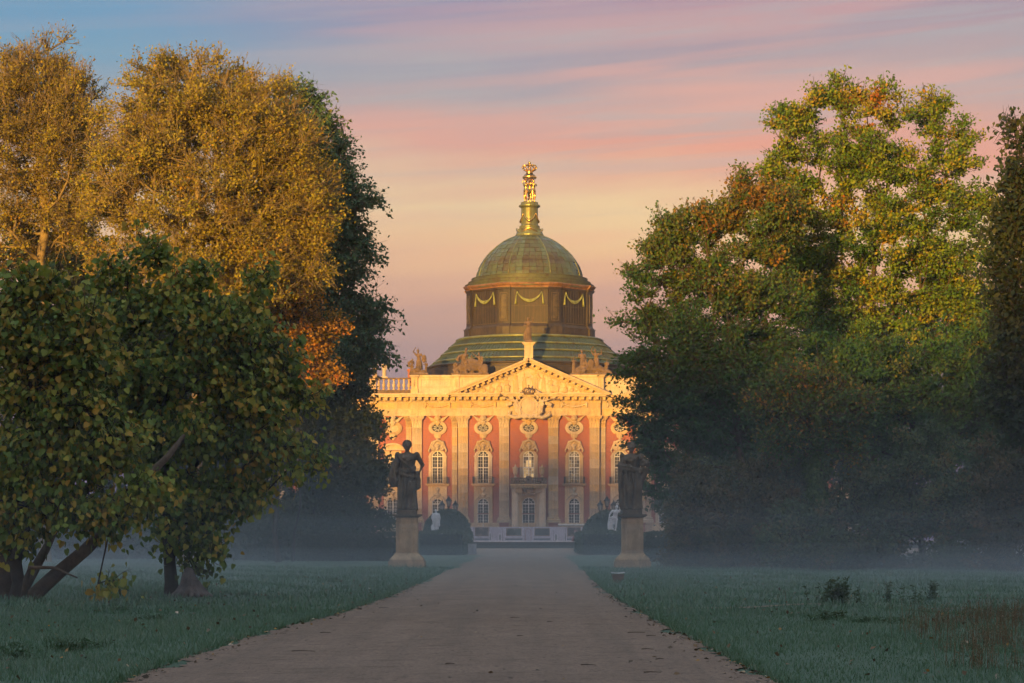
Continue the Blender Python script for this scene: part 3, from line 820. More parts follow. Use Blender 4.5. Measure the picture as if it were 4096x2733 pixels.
mm = MB(); mm.lathe([(r, z * (zt - .14 - zB - .26) / .72) for r, z in bprof], 8); bal_me = mm.mesh('baluster'); bal_me.materials.append(stone_dark)
for i in range(14):
    x = (-50 + 100 * i / 13) * U
    if abs(x) > .45: link('baluster', bal_me, stone_dark, bal, (x, -1.64, zB + .26))
m = MB(); m.ball((0, -1.75, zt - .32), .5, 10, 8, (1, .35, 1.1)); m.ball((0, -1.9, zt - .05), .22); 
for s in (-1, 1): m.tube([(s * .3, -1.8, zt - .6), (s * .8, -1.8, zt - .72), (s * 1.5, -1.78, zt - .5)], [.13, .12, .07], 6); m.ball((s * 62 * U, -1.8, zt - .5), .32, 8, 6, (.8, .5, 1.2))
link('carved_cartouche', sculpt('carved_cartouche', m, .05, 1, .06, .15), stone_dark, bal)
for s in (-1, 1):
    m = MB(); m.lathe([(.16, 0), (.22, .05), (.09, .16), (.09, .25), (.24, .38), (.30, .75), (.30, 1.05), (.36, 1.10), (.34, 1.18), (.12, 1.24), (.08, 1.34), (.10, 1.40), (.02, 1.55)], 12)
    part('urn', m, stone, bal, (s * 53 * U, -1.64, zt))
    m = MB(); m.lathe([(.52, 0), (.52, .5), (.46, .52), (.42, .62), (.40, fz(1960) - .3), (.46, fz(1960) - .2), (.40, fz(1960) - .15), (.5, fz(1950))], 14); m.box(-.56, .56, -.5, .5, 0, .5)
    part('column', m, stone_light, bal, (s * 54 * U, -.95, 0))
    m = MB(); m.box(-.34, .34, -.75, 0, 0, fz(1949)); m.box(-.36, .36, -1.4, 0, fz(1972), fz(1949)); part('pier', m, stone_light, bal, (s * 40 * U, 0, 0))
    m = MB(); m.box(-.14, .14, -1.0, -.7, fz(2004), fz(1972)); m.ball((0, -.85, fz(2008)), .14); part('console', m, stone, bal, (s * 40 * U, 0, 0))
m = MB(); lz = fz(1984)
mk = link('carved_mask', mask_me, stone, bal, (0, -.3, lz + .1)); mk.scale = (1.3, 1.2, .95)
for s in (-1, 1):
    m = MB(); m.tube([(0, 0, 0), (s * .5, 0, 0)], .02, 5); m.tube([(s * .45, 0, 0), (s * .45, -.05, -.2), (s * .3, -.05, -.4)], .02, 5); part('wall_bracket', m, iron, bal, (s * 62 * U, -1.1, fz(2056)))

# --- pediment
ped = bpy.data.objects.new('pediment', None); ped.parent = palace; COL.objects.link(ped); ped.empty_display_size = .2
ya = CEN - .36
PW = 323 * U; z0p = fz(1577); zap = fz(1438)
hgt = zap - z0p
m = MB(); m.prism([(-PW + 1.2, z0p - .05), (PW - 1.2, z0p - .05), (0, zap - .55)], ya - .1, ya + .9); part('tympanum', m, stone_light, ped)
ang = math.atan2(hgt, PW); L = math.hypot(hgt, PW)
def raking(s):
    r = bpy.data.objects.new('raking_cornice', None); r.parent = palace; COL.objects.link(r); r.empty_display_size = .2
    # built along +x then mirrored/rotated by baking the transform
    def tr(mb):
        out = MB()
        ca, sa = math.cos(ang), math.sin(ang)
        vs_ = []
        for (x, y, z) in mb.v:
            X = -PW + x * ca - z * sa; Z = z0p + x * sa + z * ca
            vs_.append((X if s < 0 else -X, y, Z))
        out.v = vs_; out.f = mb.f if s < 0 else [tuple(reversed(f)) for f in mb.f]
        return out
    m = MB(); LL = L + .28
    for (a, b, o) in ((-.40, -.22, 1.12), (-.22, -.12, 1.22), (-.12, .02, 1.36)): m.box(.0, LL - (b - a) * .3, ya - o, ya + .9, a, b)
    m.box(0.02, L + .24, ya - 1.37, ya + 1.2, .02, .07); part('cornice', tr(m), stone_light, r)
    m = MB(); m.box(1.0, L + .1, ya - .28, ya + .8, -.80, -.40); part('soffit_band', tr(m), stone_light, r)
    m = MB(); n = int((L - 1.6) / .155)
    for i in range(n): x = 1.4 + i * .155; m.box(x, x + .09, ya - .24, ya, -.97, -.82)
    m.box(1.3, L, ya - .16, ya + .4, -.97, -.80); kind(part('dentil_course', tr(m), stone_light, r), 'stuff')
    n = 12
    for i in range(n):
        x = 1.1 + (L - 1.3) * (i + .3) / n; m = MB(); m.box(x - .15, x + .15, ya - .95, ya - .25, -.70, -.40); m.tube([(x - .15, ya - .9, -.62), (x + .15, ya - .9, -.62)], .09, 7); part('bracket', tr(m), stone, r)
raking(-1); raking(1)
# ------------------------------------------------------------------ carved figures
def rings(mb, rows, n=40, folds=0, amp=0.0, phase=0.0, tf=None):
    """closed skin through elliptical rows (z,cx,cy,rx,ry[,amp]); folds = number of pleats"""
    o = len(mb.v)
    for row in rows:
        z, cx, cy_, rx, ry = row[:5]; am = row[5] if len(row) > 5 else amp
        for k in range(n):
            a = 2 * PI * k / n
            f = 1 + am * (math.sin(folds * a + phase + 1.6 * z) * .6 + math.sin((folds * 1.7) * a + 2.3 * phase + 2.1 * math.sin(3 * z)) * .4) if folds else 1
            p = Vector((cx + rx * f * math.cos(a), cy_ + ry * f * math.sin(a), z))
            mb.v.append(tuple(tf(p)) if tf else tuple(p))
    for i in range(len(rows) - 1):
        for k in range(n):
            j = (k + 1) % n; mb.f.append((o + i * n + k, o + i * n + j, o + (i + 1) * n + j, o + (i + 1) * n + k))
    mb.f.append(tuple(o + k for k in range(n - 1, -1, -1))); mb.f.append(tuple(o + (len(rows) - 1) * n + k for k in range(n)))

def fig(mb, org=(0, 0, 0), H=2.0, face=0.0, skirt=True, armL=None, armR=None, hair=1.0, wide=1.0, folds=9, lean=0.0, seated=False, helmet=False, phase=0.0):
    """one standing or seated figure added to mb; x is its side, -y its front, feet at z 0"""
    org = Vector(org); rot = Matrix.Rotation(face, 3, 'Z')
    def tf(p): p = Vector(p); return org + rot @ Vector(((p.x * wide + lean * p.z * p.z), p.y, p.z)) * H
    def tube(pts, rad, n=8):
        mb.tube([tf(p) for p in pts], [r * H for r in rad], n)
        for p, r in ((pts[0], rad[0]), (pts[-1], rad[-1])): mb.ball(tf(p), r * H, 8, 6)
    def ball(c, r, sc=(1, 1, 1), n=8): mb.ball(tf(c), r * H, n, max(6, n - 2), sc)
    dz = -0.20 if seated else 0.0
    rr = [(.47, 0, 0, .098, .078), (.53, 0, 0, .102, .082), (.60, .004, 0, .084, .066), (.66, .005, -.003, .082, .066), (.72, .003, -.008, .097, .076), (.775, 0, -.004, .108, .072), (.81, 0, 0, .098, .056), (.832, 0, .002, .05, .038)]
    rings(mb, [(z + dz, a, b, c, d) for (z, a, b, c, d) in rr], 20, tf=tf)
    for s in (-1, 1): ball((s * .045, -.062, .745 + dz), .034)
    tube([(0, 0, .82 + dz), (0, -.008, .90 + dz)], [.034, .03])
    ball((0, -.012, .925 + dz), .058, (.84, .95, 1.18), 12); ball((0, -.072, .918 + dz), .012); ball((0, -.055, .885 + dz), .02)
    if helmet:
        ball((0, .0, .955 + dz), .064, (.95, 1.1, .8), 10); tube([(0, -.03, 1.0 + dz), (0, .01, 1.03 + dz), (0, .07, .99 + dz), (0, .08, .93 + dz)], [.012, .022, .022, .012])
    else:
        for k in range(9):
            a = PI * (-.1 + 1.2 * k / 8); ball((.040 * math.cos(a) * hair, .012, .950 + dz + .040 * math.sin(a) * hair), .022 * hair)
        ball((0, .05, .93 + dz), .034 * hair)
    armL = armL or [(-.12, 0, .80), (-.165, .02, .64), (-.13, -.07, .52)]
    armR = armR or [(.12, 0, .80), (.165, .02, .64), (.15, -.06, .50)]
    for arm in (armL, armR):
        arm = [(p[0], p[1], p[2] + dz) for p in arm]
        tube(arm, [.043, .035, .022]); e = Vector(arm[-1]); d = (e - Vector(arm[-2])).normalized()
        ball(tuple(e + d * .02), .028, (1, 1, 1.2)); ball((arm[0][0], arm[0][1], arm[0][2] - .02), .042)
        for q in range(3): tube([tuple(e + d * .025 + Vector(((q - 1) * .012, 0, 0))), tuple(e + d * .065 + Vector(((q - 1) * .014, -.008, -.006)))], [.010, .007], 5)
    if seated:
        for s in (-1, 1): tube([(s * .06, 0, .30), (s * .075, -.24, .30), (s * .07, -.22, .03)], [.075, .062, .04])
        if skirt: rings(mb, [(.0, 0, -.17, .13, .11, .12), (.2, 0, -.15, .13, .13, .10), (.30, 0, -.12, .12, .16, .05), (.38, 0, -.04, .10, .10, .02)], 28, folds, .1, phase, tf)
    elif skirt:
        rings(mb, [(.0, .01, .0, .135, .105, .15), (.06, .01, 0, .125, .10, .15), (.2, .008, -.004, .118, .095, .13), (.33, .004, -.01, .117, .098, .10), (.45, 0, -.006, .116, .094, .07), (.54, 0, 0, .106, .086, .04), (.60, 0, 0, .088, .07, .02)], 36, folds, .1, phase, tf)
        tube([(-.10, -.03, .57), (0, -.085, .55), (.10, -.05, .60)], [.022, .03, .024]); ball((-.05, -.09, .02), .035, (.8, 1.4, .6)); ball((.06, -.10, .02), .035, (.8, 1.4, .6))
    else:
        for s, kf in ((-1, -.015), (1, -.045)):
            tube([(s * .055, 0, .50), (s * .06, kf, .27), (s * .058, .005, .045)], [.066, .044, .026]); ball((s * .06, -.03, .022), .03, (.8, 1.7, .7))
            ball((s * .06, .012, .17), .036, (1, 1, 1.8)); ball((s * .05, .05, .49), .062)

# --- relief in the pediment
m = MB(); rl = random.Random(11)
spots = [(-6.0, 1.0), (-5.2, 1.2), (-4.4, 1.5), (-3.4, 1.9), (-2.5, 2.2), (-1.5, 2.7), (-.5, 2.5), (.75, 3.1), (1.7, 2.3), (2.6, 2.2), (3.4, 1.9), (4.3, 1.5), (5.1, 1.2), (5.9, .9)]
for i, (x, h) in enumerate(spots):
    seated = h < 2.0 or i in (4, 9)
    fig(m, (x, 0, .12), h * (1.0 if not seated else 1.15), rl.uniform(-.7, .7), True, None if i % 2 else [(-.12, 0, .80), (-.22, -.05, .85), (-.30, -.08, .98)], [(.12, 0, .8), (.22, -.06, .76), (.32, -.1, .82)] if i % 3 == 0 else None, seated=seated, folds=6, phase=i)
for i in range(26):
    x = rl.uniform(-6.8, 6.8); zmx = 3.4 * (1 - abs(x) / 8.2); z = rl.uniform(0.0, .5)
    m.tube([(x, 0, z), (x + rl.uniform(.2, .5), -.05, z + rl.uniform(-.1, .25)), (x + rl.uniform(.7, 1.1), 0, z + rl.uniform(-.1, .3))], [.1, .14, .07], 6)
for k in range(3):
    m.tube([(-1.2 + .25 * k, 0, 3.0 + .2 * k), (-.8 + .25 * k, 0, 3.35 + .12 * k), (-.3 + .15 * k, 0, 3.35 + .12 * k), (0, 0, 3.1 + .1 * k)], [.05, .08, .08, .04], 6)
m.v = [(x, y * .42, z * .88) for (x, y, z) in m.v]
me = sculpt('relief_figures', m, .06, 1)
link('relief_figures', me, stone_light, palace, (0, ya - .08, z0p + .10))

# --- crowned cartouche with trumpeting figures in front of the entablature
m = MB(); W_ = 1.0
m.ball((0, 0, 0), .95, 16, 12, (1, .3, 1.05))
for k in range(26):
    a = 2 * PI * k / 26; m.ball((1.02 * math.cos(a), -.1, 1.08 * math.sin(a)), .16, 7, 5)
for s in (-1, 1):
    m.tube([(s * .2, -.2, 1.15), (s * .8, -.3, 1.35), (s * 1.15, -.25, 1.0), (s * .95, -.3, .75)], [.12, .18, .16, .1], 7)
    m.tube([(s * 1.3, -.05, .9), (s * 1.65, -.1, .2), (s * 1.5, -.1, -.6), (s * .9, -.1, -1.1), (s * .2, -.1, -1.3)], [.15, .22, .2, .2, .16], 7)
    m.tube([(s * 1.0, -.2, 1.2), (s * 1.2, -.25, 1.55), (s * .85, -.25, 1.75)], [.2, .22, .16], 7)
    fig(m, (s * 1.05, -.12, -1.35), 2.5, 0, False, [(-.12, 0, .80), (-.24, -.05, .84), (-.40, -.08, .95)] if s < 0 else None, [(.12, 0, .80), (.24, -.05, .84), (.42, -.08, .90)] if s > 0 else None, lean=s * .36)
    for k in range(5): m.tube([(s * 1.9, .1, .55 - .07 * k), (s * (2.35 + .04 * k), .08, .42 - .10 * k), (s * (2.8 - .08 * k), .12, .22 - .12 * k)], [.08, .09, .03], 5)
    m.tube([(s * .5, -.1, -1.2), (s * 1.6, -.05, -1.3), (s * 2.4, -.02, -1.0), (s * 2.2, 0, -.5)], [.15, .25, .2, .1], 7)
for k in range(4): m.ball((-.5 + .33 * k, -.15, -1.3 + .1 * (k % 2)), .22)
link('cartouche', sculpt('cartouche', m, .05, 1), stone_light, palace, (0, ya - .85, fz(1628)))
m = MB()
m.lathe([(.55, 0), (.60, .12), (.52, .2)], 16)
for k in range(8):
    a = 2 * PI * k / 8; c, s_ = math.cos(a), math.sin(a); m.tube([(.55 * c, .55 * s_, .15), (.75 * c, .75 * s_, .45), (.45 * c, .45 * s_, .75), (0, 0, .62)], .06, 5)
m.ball((0, 0, .78), .13); m.box(-.04, .04, -.04, .04, .85, 1.15); m.box(-.14, .14, -.04, .04, .98, 1.05)
part('crown', m, stone_dark, palace, (0, ya - 1.4, fz(1582)))
for s in (-1, 1):
    m = MB(); m.tube([(0, 0, 0), (s * .7, -.1, .25 if s < 0 else .02)], [.03, .04], 7); m.tube([(s * .7, -.1, .25 if s < 0 else .02), (s * 1.0, -.12, .36 if s < 0 else .04)], [.05, .20], 9); part('trumpet', m, stone_dark, palace, (s * 2.35, ya - 1.3, fz(1596) if s < 0 else fz(1600)))

# --- attic wall, side balustrades
zA0, zA1 = fz(1577), fz(1499)
def attic(u0, u1, y):
    m = MB(); x0, x1 = u0 * U, u1 * U
    m.box(x0, x1, y - .05, y + 3, zA0 - .3, zA1 - .22); m.box(x0 - .06, x1 + .06, y - .16, y + 3, zA0 - .1, zA0 + .62)
    part('attic_wall', m, stone_light, palace)
    m = MB(); m.box(x0 - .08, x1 + .08, y - .16, y + 3.0, zA1 - .30, zA1 - .20); m.box(x0 - .18, x1 + .18, y - .28, y + 3.05, zA1 - .20, zA1); part('attic_cap', m, stone, palace)
    m = MB(); a, b = x0 + .35, x1 - .35; z0, z1 = zA0 + .85, zA1 - .5
    for (p, q, r, t) in ((a, b, z0, z0 + .07), (a, b, z1 - .07, z1), (a, a + .07, z0 + .07, z1 - .07), (b - .07, b, z0 + .07, z1 - .07)): m.box(p, q, y - .10, y - .05, r, t)
    part('attic_panel', m, stone, palace)
for s in (-1, 1):
    def seg(a, b, y):
        attic(min(s * a, s * b), max(s * a, s * b), y)
    seg(0, 279, CEN + .35); seg(279.6, 300, CEN + .15); seg(300.5, 445, INT + .3); seg(445.6, 471, INT + .1)
def balustrade(u0, u1, y):
    b = bpy.data.objects.new('balustrade', None); b.parent = palace; COL.objects.link(b); b.empty_display_size = .2
    x0, x1 = u0 * U, u1 * U; zt = fz(1508)
    m = MB(); m.box(x0, x1, y, y + .5, zA0 - .2, fz(1557)); part('base_course', m, stone_dark, b)
    m = MB(); m.box(x0, x1, y - .06, y + .55, zt - .16, zt); part('top_rail', m, stone_dark, b)
    n = int((x1 - x0) / 5.2) + 1
    h = zt - .16 - fz(1557)
    mm = MB(); mm.lathe([(r * 1.75, z * h / .72) for r, z in bprof], 10); bme = mm.mesh('baluster'); bme.materials.append(stone)
    for i in range(n):
        xa = x0 + (x1 - x0) * i / n; xb = x0 + (x1 - x0) * (i + 1) / n
        m = MB(); m.box(xa, xa + .85, y - .03, y + .52, fz(1557), zt - .16); part('pier', m, stone, b)
        k = int((xb - xa - .9) / .56)
        for j in range(k): link('baluster', bme, stone, b, (xa + .85 + (xb - xa - .85) * (j + .5) / k, y + .25, fz(1557)), smooth=False)
balustrade(-1500, -472, WNG + .35); balustrade(472, 1500, WNG + .35)
m = MB(); m.box(-1500 * U, -472 * U, WNG + 2, 16, fz(1578), fz(1570)); m.box(472 * U, 1500 * U, WNG + 2, 16, fz(1578), fz(1570)); m.box(-471 * U, 471 * U, 3.2, 28, fz(1578), fz(1510)); part('flat_roof', m, plain('roof_lead', (.14, .14, .13)), palace)
m = MB(); m.box(-.62, .62, -.4, .4, 0, 2.0); m.box(-.7, .7, -.46, .46, 1.75, 1.9)
part('chimney', m, brick, palace, (-473 * U, 6.0, fz(1530)))

# --- roof skirt, drum and dome (their own centre, set back behind the facade)
DC = 279.0; KD = DC / F4
DY = DC - PY
def dz(v): return EYE + (HY4 - v) * KD - PZ
dome_u = 2.5 * KD
roof = bpy.data.objects.new('roof_skirt', None); roof.parent = palace; roof.location = (dome_u, DY, 0); COL.objects.link(roof); roof.empty_display_size = .2
tiers = [(292, 1366), (322, 1395), (353, 1425), (384, 1456), (412, 1477)]
for i in range(4):
    (r0, v0), (r1, v1) = tiers[i], tiers[i + 1]
    R0, R1, Z0, Z1 = r0 * KD - .12, r1 * KD, dz(v0) - .05, dz(v1)
    m = MB(); n = 150
    for k in range(n):
        a0, a1 = 2 * PI * k / n, 2 * PI * (k + 1) / n
        if math.sin((a0 + a1) / 2) > .35: continue
        am = a0 + (a1 - a0) * .12
        def P(rr, zz, a): return (rr * math.cos(a), rr * math.sin(a), zz)
        m.add([P(R1, Z1, am), P(R1, Z1, a1), P(R0, Z0, a1), P(R0, Z0, am)], [(0, 1, 2, 3)])
        m.add([P(R1 + .05, Z1 + .05, a0), P(R1 + .05, Z1 + .05, am), P(R0 + .05, Z0 + .05, am), P(R0 + .05, Z0 + .05, a0), P(R1, Z1, a0), P(R1, Z1, am), P(R0, Z0, am), P(R0, Z0, a0)], [(0, 1, 2, 3), (4, 0, 3, 7), (1, 5, 6, 2)])
    part('copper_tier', m, skirt_copper, roof)
    m = MB(); m.lathe([(R1 - .3, Z1 - .14), (R1 + .02, Z1 - .14), (R1 + .12, Z1 - .06), (R1 + .12, Z1 + .04), (R1 + .02, Z1 + .10), (R1 - .2, Z1 + .14)], 96); part('ring_moulding', m, lantern_copper if i < 3 else drum_copper, roof, smooth=True)
r0, v0 = tiers[0]
m = MB(); m.lathe([(r0 * KD - 1.2, dz(v0) - .2), (r0 * KD + .02, dz(v0) - .15), (r0 * KD + .12, dz(v0) - .05), (r0 * KD + .12, dz(v0) + .08), (r0 * KD, dz(v0) + .16), (r0 * KD - 1.2, dz(v0) + .3)], 96); part('ring_moulding', m, lantern_copper, roof, smooth=True)
m = MB(); Rb = 409 * KD; m.lathe([(Rb + .25, fz(1500) - 2), (Rb + .25, dz(1492)), (Rb, dz(1490)), (Rb - .05, dz(1478))], 96); part('base_band', m, drum_copper, roof)

drum = bpy.data.objects.new('drum', None); drum.parent = palace; drum.location = (dome_u, DY, 0); COL.objects.link(drum); drum.empty_display_size = .2
def plan(r, bay=16.5, proud=0.22):
    """24-corner plan: flat bays with projecting piers between"""
    pts = []
    for k in range(8):
        c = -90 + 45 * k
        for a, o in ((-bay, 0), (bay, 0), (bay, proud), (22.5 - .01, proud + .03), (45 - bay, proud)):
            t = R(c + a); pts.append(((r + o) * math.cos(t), (r + o) * math.sin(t)))
    return pts
def planring(mb, r0, z0, r1, z1, proud=.22, cap=False):
    a, b = plan(r0, proud=proud), plan(r1, proud=proud); n = len(a); o = len(mb.v)
    mb.v += [(x, y, z0) for x, y in a] + [(x, y, z1) for x, y in b]
    mb.f += [(o + i, o + (i + 1) % n, o + n + (i + 1) % n, o + n + i) for i in range(n)]
    if cap: mb.f.append(tuple(o + n + i for i in range(n)))
rd = 254 * KD
step_copper = copper_mat('step_copper', [(.07, .08, .035), (.10, .11, .05)], [(.045, .032, .016), (.06, .045, .02)], metal=.1, rough=.6, objvar=False, scale=1.2)
m = MB(); planring(m, 264 * KD, dz(1366) + .1, 264 * KD, dz(1330)); planring(m, 264 * KD, dz(1330), 262 * KD, dz(1328)); planring(m, 268 * KD, dz(1330), 268 * KD, dz(1328)); planring(m, 262 * KD, dz(1328), rd, dz(1316)); part('drum_plinth', m, drum_copper, drum)
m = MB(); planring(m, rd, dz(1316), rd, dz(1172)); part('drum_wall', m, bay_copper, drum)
m = MB(); planring(m, rd + .05, dz(1183), rd + .12, dz(1181)); planring(m, rd + .12, dz(1181), rd + .12, dz(1176)); part('architrave', m, drum_copper, drum)
m = MB()
cp = [(rd, 1175), (rd + .12, 1174), (rd + .14, 1170), (rd + .30, 1167), (rd + .42, 1163), (rd + .42, 1161), (rd + .50, 1160), (rd + .46, 1157), (rd - .5, 1154)]
for (a, va), (b, vb) in zip(cp, cp[1:]): planring(m, a, dz(va), b, dz(vb), proud=.16)
part('drum_cornice', m, cornice_copper, drum)
for (ra, rb_, va, vb) in ((257, 255, 1158, 1145), (244, 242, 1146, 1133), (231, 229, 1134, 1118)):
    m = MB(); a, b = ra * KD, rb_ * KD; za, zb_ = dz(va), dz(vb)
    m.lathe([(a - .02, za - .3), (a, zb_ - .12), (a + .06, zb_ - .10), (a + .06, zb_ - .02), (b - .1, zb_), (b - 1.0, zb_ + .02)], 96); part('step_ring', m, step_copper, drum, smooth=False)
hb = .09
for k in range(8):                                   # seams, panels and cloth swags on every side
    a = R(-90 + 45 * k); rad_ = rd * math.cos(R(16.5))
    if math.sin(a) > .3: continue
    side = bpy.data.objects.new('tmp', None)
    rz = a + PI / 2
    loc = (rad_ * math.cos(a), rad_ * math.sin(a), 0)
    W2 = rd * math.sin(R(16.5))
    m = MB()
    for q in range(9):
        x = -W2 + 2 * W2 * (q + 1) / 10; m.box(x - .018, x + .018, -.035, .02, dz(1314), dz(1184))
    m.box(-W2, W2, -.03, .02, dz(1247), dz(1246)); m.box(-W2 + .05, W2 - .05, -.08, .02, dz(1314), dz(1311))
    part('seams', m, seam_copper, drum, loc, rz)
    sw = MB(); zz = dz(1192); hw = 1.48; pts = []
    for i in range(17):
        t = i / 16 * 2 - 1; pts.append((t * hw, -.14, zz - 1.12 * (1 - t * t) ** .8))
    for dx, dy, dzz in ((0, 0, 0), (0, -.05, -.10), (0, .02, .09)):
        sw.tube([(p[0], p[1] + dy, p[2] + dzz * (1 - (p[0] / hw) ** 2)) for p in pts], [.05 + .08 * (1 - abs(i / 8 - 1)) for i in range(17)], 6)
    for s in (-1, 1):
        sw.tube([(s * hw, -.12, zz), (s * (hw + .10), -.13, zz - .6), (s * (hw + .14), -.13, zz - 1.15), (s * (hw + .16), -.13, zz - 1.5)], [.05, .08, .12, .16], 6)
    sw_o = part('cloth_swag', sw, swag_copper, drum, loc, rz, smooth=True)
    rg = MB()
    for s in (-1, 1):
        rg.tube([(s * hw + .15 * math.cos(t * PI / 6), -.12, zz + .05 + .15 * math.sin(t * PI / 6)) for t in range(13)], .045, 6)
    part('ring', rg, drum_copper, drum, loc, rz)
    bpy.data.objects.remove(side)
for k in range(8):
    a = R(-90 + 22.5 + 45 * k)
    if math.sin(a) > .3: continue
    rr = rd + .255
    m = MB(); w = .50; z0, z1 = dz(1305), dz(1195)
    for (p, q, r_, t) in ((-w, w, z0, z0 + hb), (-w, w, z1 - hb, z1), (-w, -w + hb, z0 + hb, z1 - hb), (w - hb, w, z0 + hb, z1 - hb)): m.box(p, q, -.07, .0, r_, t)
    m.box(-w + .2, w - .2, -.04, 0, z0 + .25, z1 - .25)
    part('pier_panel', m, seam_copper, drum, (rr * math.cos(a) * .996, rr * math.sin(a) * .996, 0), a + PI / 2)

dome = bpy.data.objects.new('dome', None); dome.parent = palace; dome.location = (dome_u, DY, 0); COL.objects.link(dome); dome.empty_display_size = .2
dprof = [(216, 1118), (213, 1105), (209.5, 1091), (204, 1076), (196, 1060), (186, 1044), (173, 1027), (157, 1009), (137, 991), (113, 973), (86, 958), (56, 946)]
m = MB(); m.lathe([(r * KD - .06, dz(v)) for r, v in dprof], 48); part('dome_shell', m, drum_copper, dome)
NG_ = 48; rd2 = random.Random(4)
gore = [rd2.random() for _ in range(NG_)]                # strips weather alike from top to bottom
for i in range(len(dprof) - 1):
    (ra, va), (rb_, vb) = dprof[i], dprof[i + 1]; h = PI / NG_ * .94; m = MB()
    A, B, Za, Zb = ra * KD, rb_ * KD, dz(va) + .008, dz(vb) - .008
    def P(r, z, a): return (r * math.sin(a), -r * math.cos(a), z)
    pts = [P(A, Za, -h), P(A, Za, h), P(B, Zb, h), P(B, Zb, -h)]
    inn = [P(A - .05, Za - .02, -h), P(A - .05, Za - .02, h), P(B - .05, Zb - .02, h), P(B - .05, Zb - .02, -h)]
    m.add(pts + inn, [(0, 1, 2, 3), (4, 5, 1, 0), (5, 6, 2, 1), (6, 7, 3, 2), (7, 4, 0, 3)])
    me = m.mesh('copper_sheet'); me.materials.append(dome_copper)
    for k in range(NG_):
        a = 2 * PI * (k + .5) / NG_
        if math.cos(a) < -.03: continue
        o = link('copper_sheet', me, dome_copper, dome, (0, 0, 0), a)
        v_ = .72 * gore[k] + .28 * rd2.random(); o.color = (v_, v_, v_, 1); j = rd2.uniform(0, .02); o.location = (-j * math.sin(-a), -j * math.cos(a), rd2.uniform(-.008, .008)); o.rotation_euler = (rd2.uniform(-.0012, .0012), rd2.uniform(-.0012, .0012), a)
for k in range(8):
    a = R(22.5 + 45 * k); m = MB(); m.tube([(r * KD * 1.004 * math.sin(a), -r * KD * 1.004 * math.cos(a), dz(v)) for r, v in dprof], [.10 - .05 * i / 11 for i in range(12)], 6); part('rib', m, lantern_copper, dome, smooth=True)

lan = bpy.data.objects.new('lantern', None); lan.parent = palace; lan.location = (dome_u, DY, 0); COL.objects.link(lan); lan.empty_display_size = .2
lp = [(58, 950), (57, 946), (57, 941), (53, 935), (49, 922), (49, 919), (41, 917), (41, 906), (36, 903), (34, 899), (33.5, 835), (36, 832), (38, 830), (43, 828), (43, 823), (40, 821), (35, 820), (34, 811), (0.01, 810)]
m = MB(); m.lathe([(r * KD, dz(v)) for r, v in lp], 32); part('shaft', m, lantern_copper, lan)
def arc_pts(r, za, zb, a0, a1, n=14, pw=2): return [(r * math.sin(a0 + (a1 - a0) * i / n), -r * math.cos(a0 + (a1 - a0) * i / n), za + (zb - za) * (1 - abs(2 * i / n - 1) ** pw)) for i in range(n + 1)]
for k in range(4):
    a = PI / 2 * k
    m = MB(); m.tube(arc_pts(34.5 * KD, dz(853), dz(887), a - PI / 4, a + PI / 4), [.05 + .17 * (1 - abs(i / 7 - 1)) for i in range(15)], 7); part('gilt_garland', m, gold, lan, smooth=True)
    m = MB(); m.tube(arc_pts(51 * KD, dz(938), dz(917), a - PI / 4, a + PI / 4, pw=1.2), [.05 + .09 * (1 - abs(i / 7 - 1)) for i in range(15)], 6); part('gilt_garland', m, gold, lan, smooth=True)
# ------------------------------------------------------------------ gilded group on the lantern
def W(lx, ly, lz): return (AX + lx, PY + ly, PZ + lz)          # palace coordinates -> world
gz = dz(810)
grp = thing('gilded_statue_group', 'three gilded standing figures holding up a golden crown on the dome lantern', 'statue', W(dome_u, DY, gz))
hG = dz(714) - gz
for i, a in enumerate((R(-60), R(60), R(180))):
    m = MB(); px, py = .56 * math.sin(a), -.56 * math.cos(a)
    fig(m, (0, 0, 0), hG * .94, 0, False, [(-.12, 0, .80), (-.20, -.02, .92), (-.06, .03, 1.04)], [(.12, 0, .80), (.26, .06, .80), (.38, .16, .78)] if i != 2 else [(.12, 0, .8), (.18, 0, .95), (.05, .02, 1.05)], hair=1.05)
    me = sculpt('figure', m, .05, 2)
    link('figure', me, gold, grp, (px, py, 0), a * .8)
m = MB(); q = lambda v: dz(v) - gz
m.lathe([(.2, q(718)), (.78, q(716)), (.88, q(712)), (.88, q(708)), (.80, q(706)), (.74, q(705))], 24); part('dish', m, gold, grp, smooth=False)
m = MB(); m.lathe([(.78, q(706)), (.66, q(701)), (.40, q(697)), (.2, q(695))], 24); part('canopy', m, plain('dark_lead', (.03, .025, .03), .5), grp, smooth=True)
m = MB(); m.lathe([(.42, q(697)), (.46, q(695)), (.42, q(690)), (.46, q(686)), (.42, q(684))], 20)
for k in range(8):
    a = 2 * PI * k / 8 + .2; c, s = math.cos(a), math.sin(a)
    pts = [(.42 * c, .42 * s, q(686)), (.70 * c, .70 * s, q(680)), (.90 * c, .90 * s, q(671)), (.80 * c, .80 * s, q(664)), (.45 * c, .45 * s, q(661)), (.08 * c, .08 * s, q(663))]
    m.tube(pts, [.07, .08, .08, .07, .06, .05], 6)
    for p in pts[1:5]: m.ball(p, .10, 6, 5)
    m.ball((.40 * c, .40 * s, q(682)), .10, 6, 5)
m.ball((0, 0, q(652.5)), .20, 10, 8); m.tube([(0, 0, q(686)), (0, 0, q(655))], .05, 6); m.ball((0, 0, q(661)), .12)
part('crown', m, gold, grp, smooth=True)

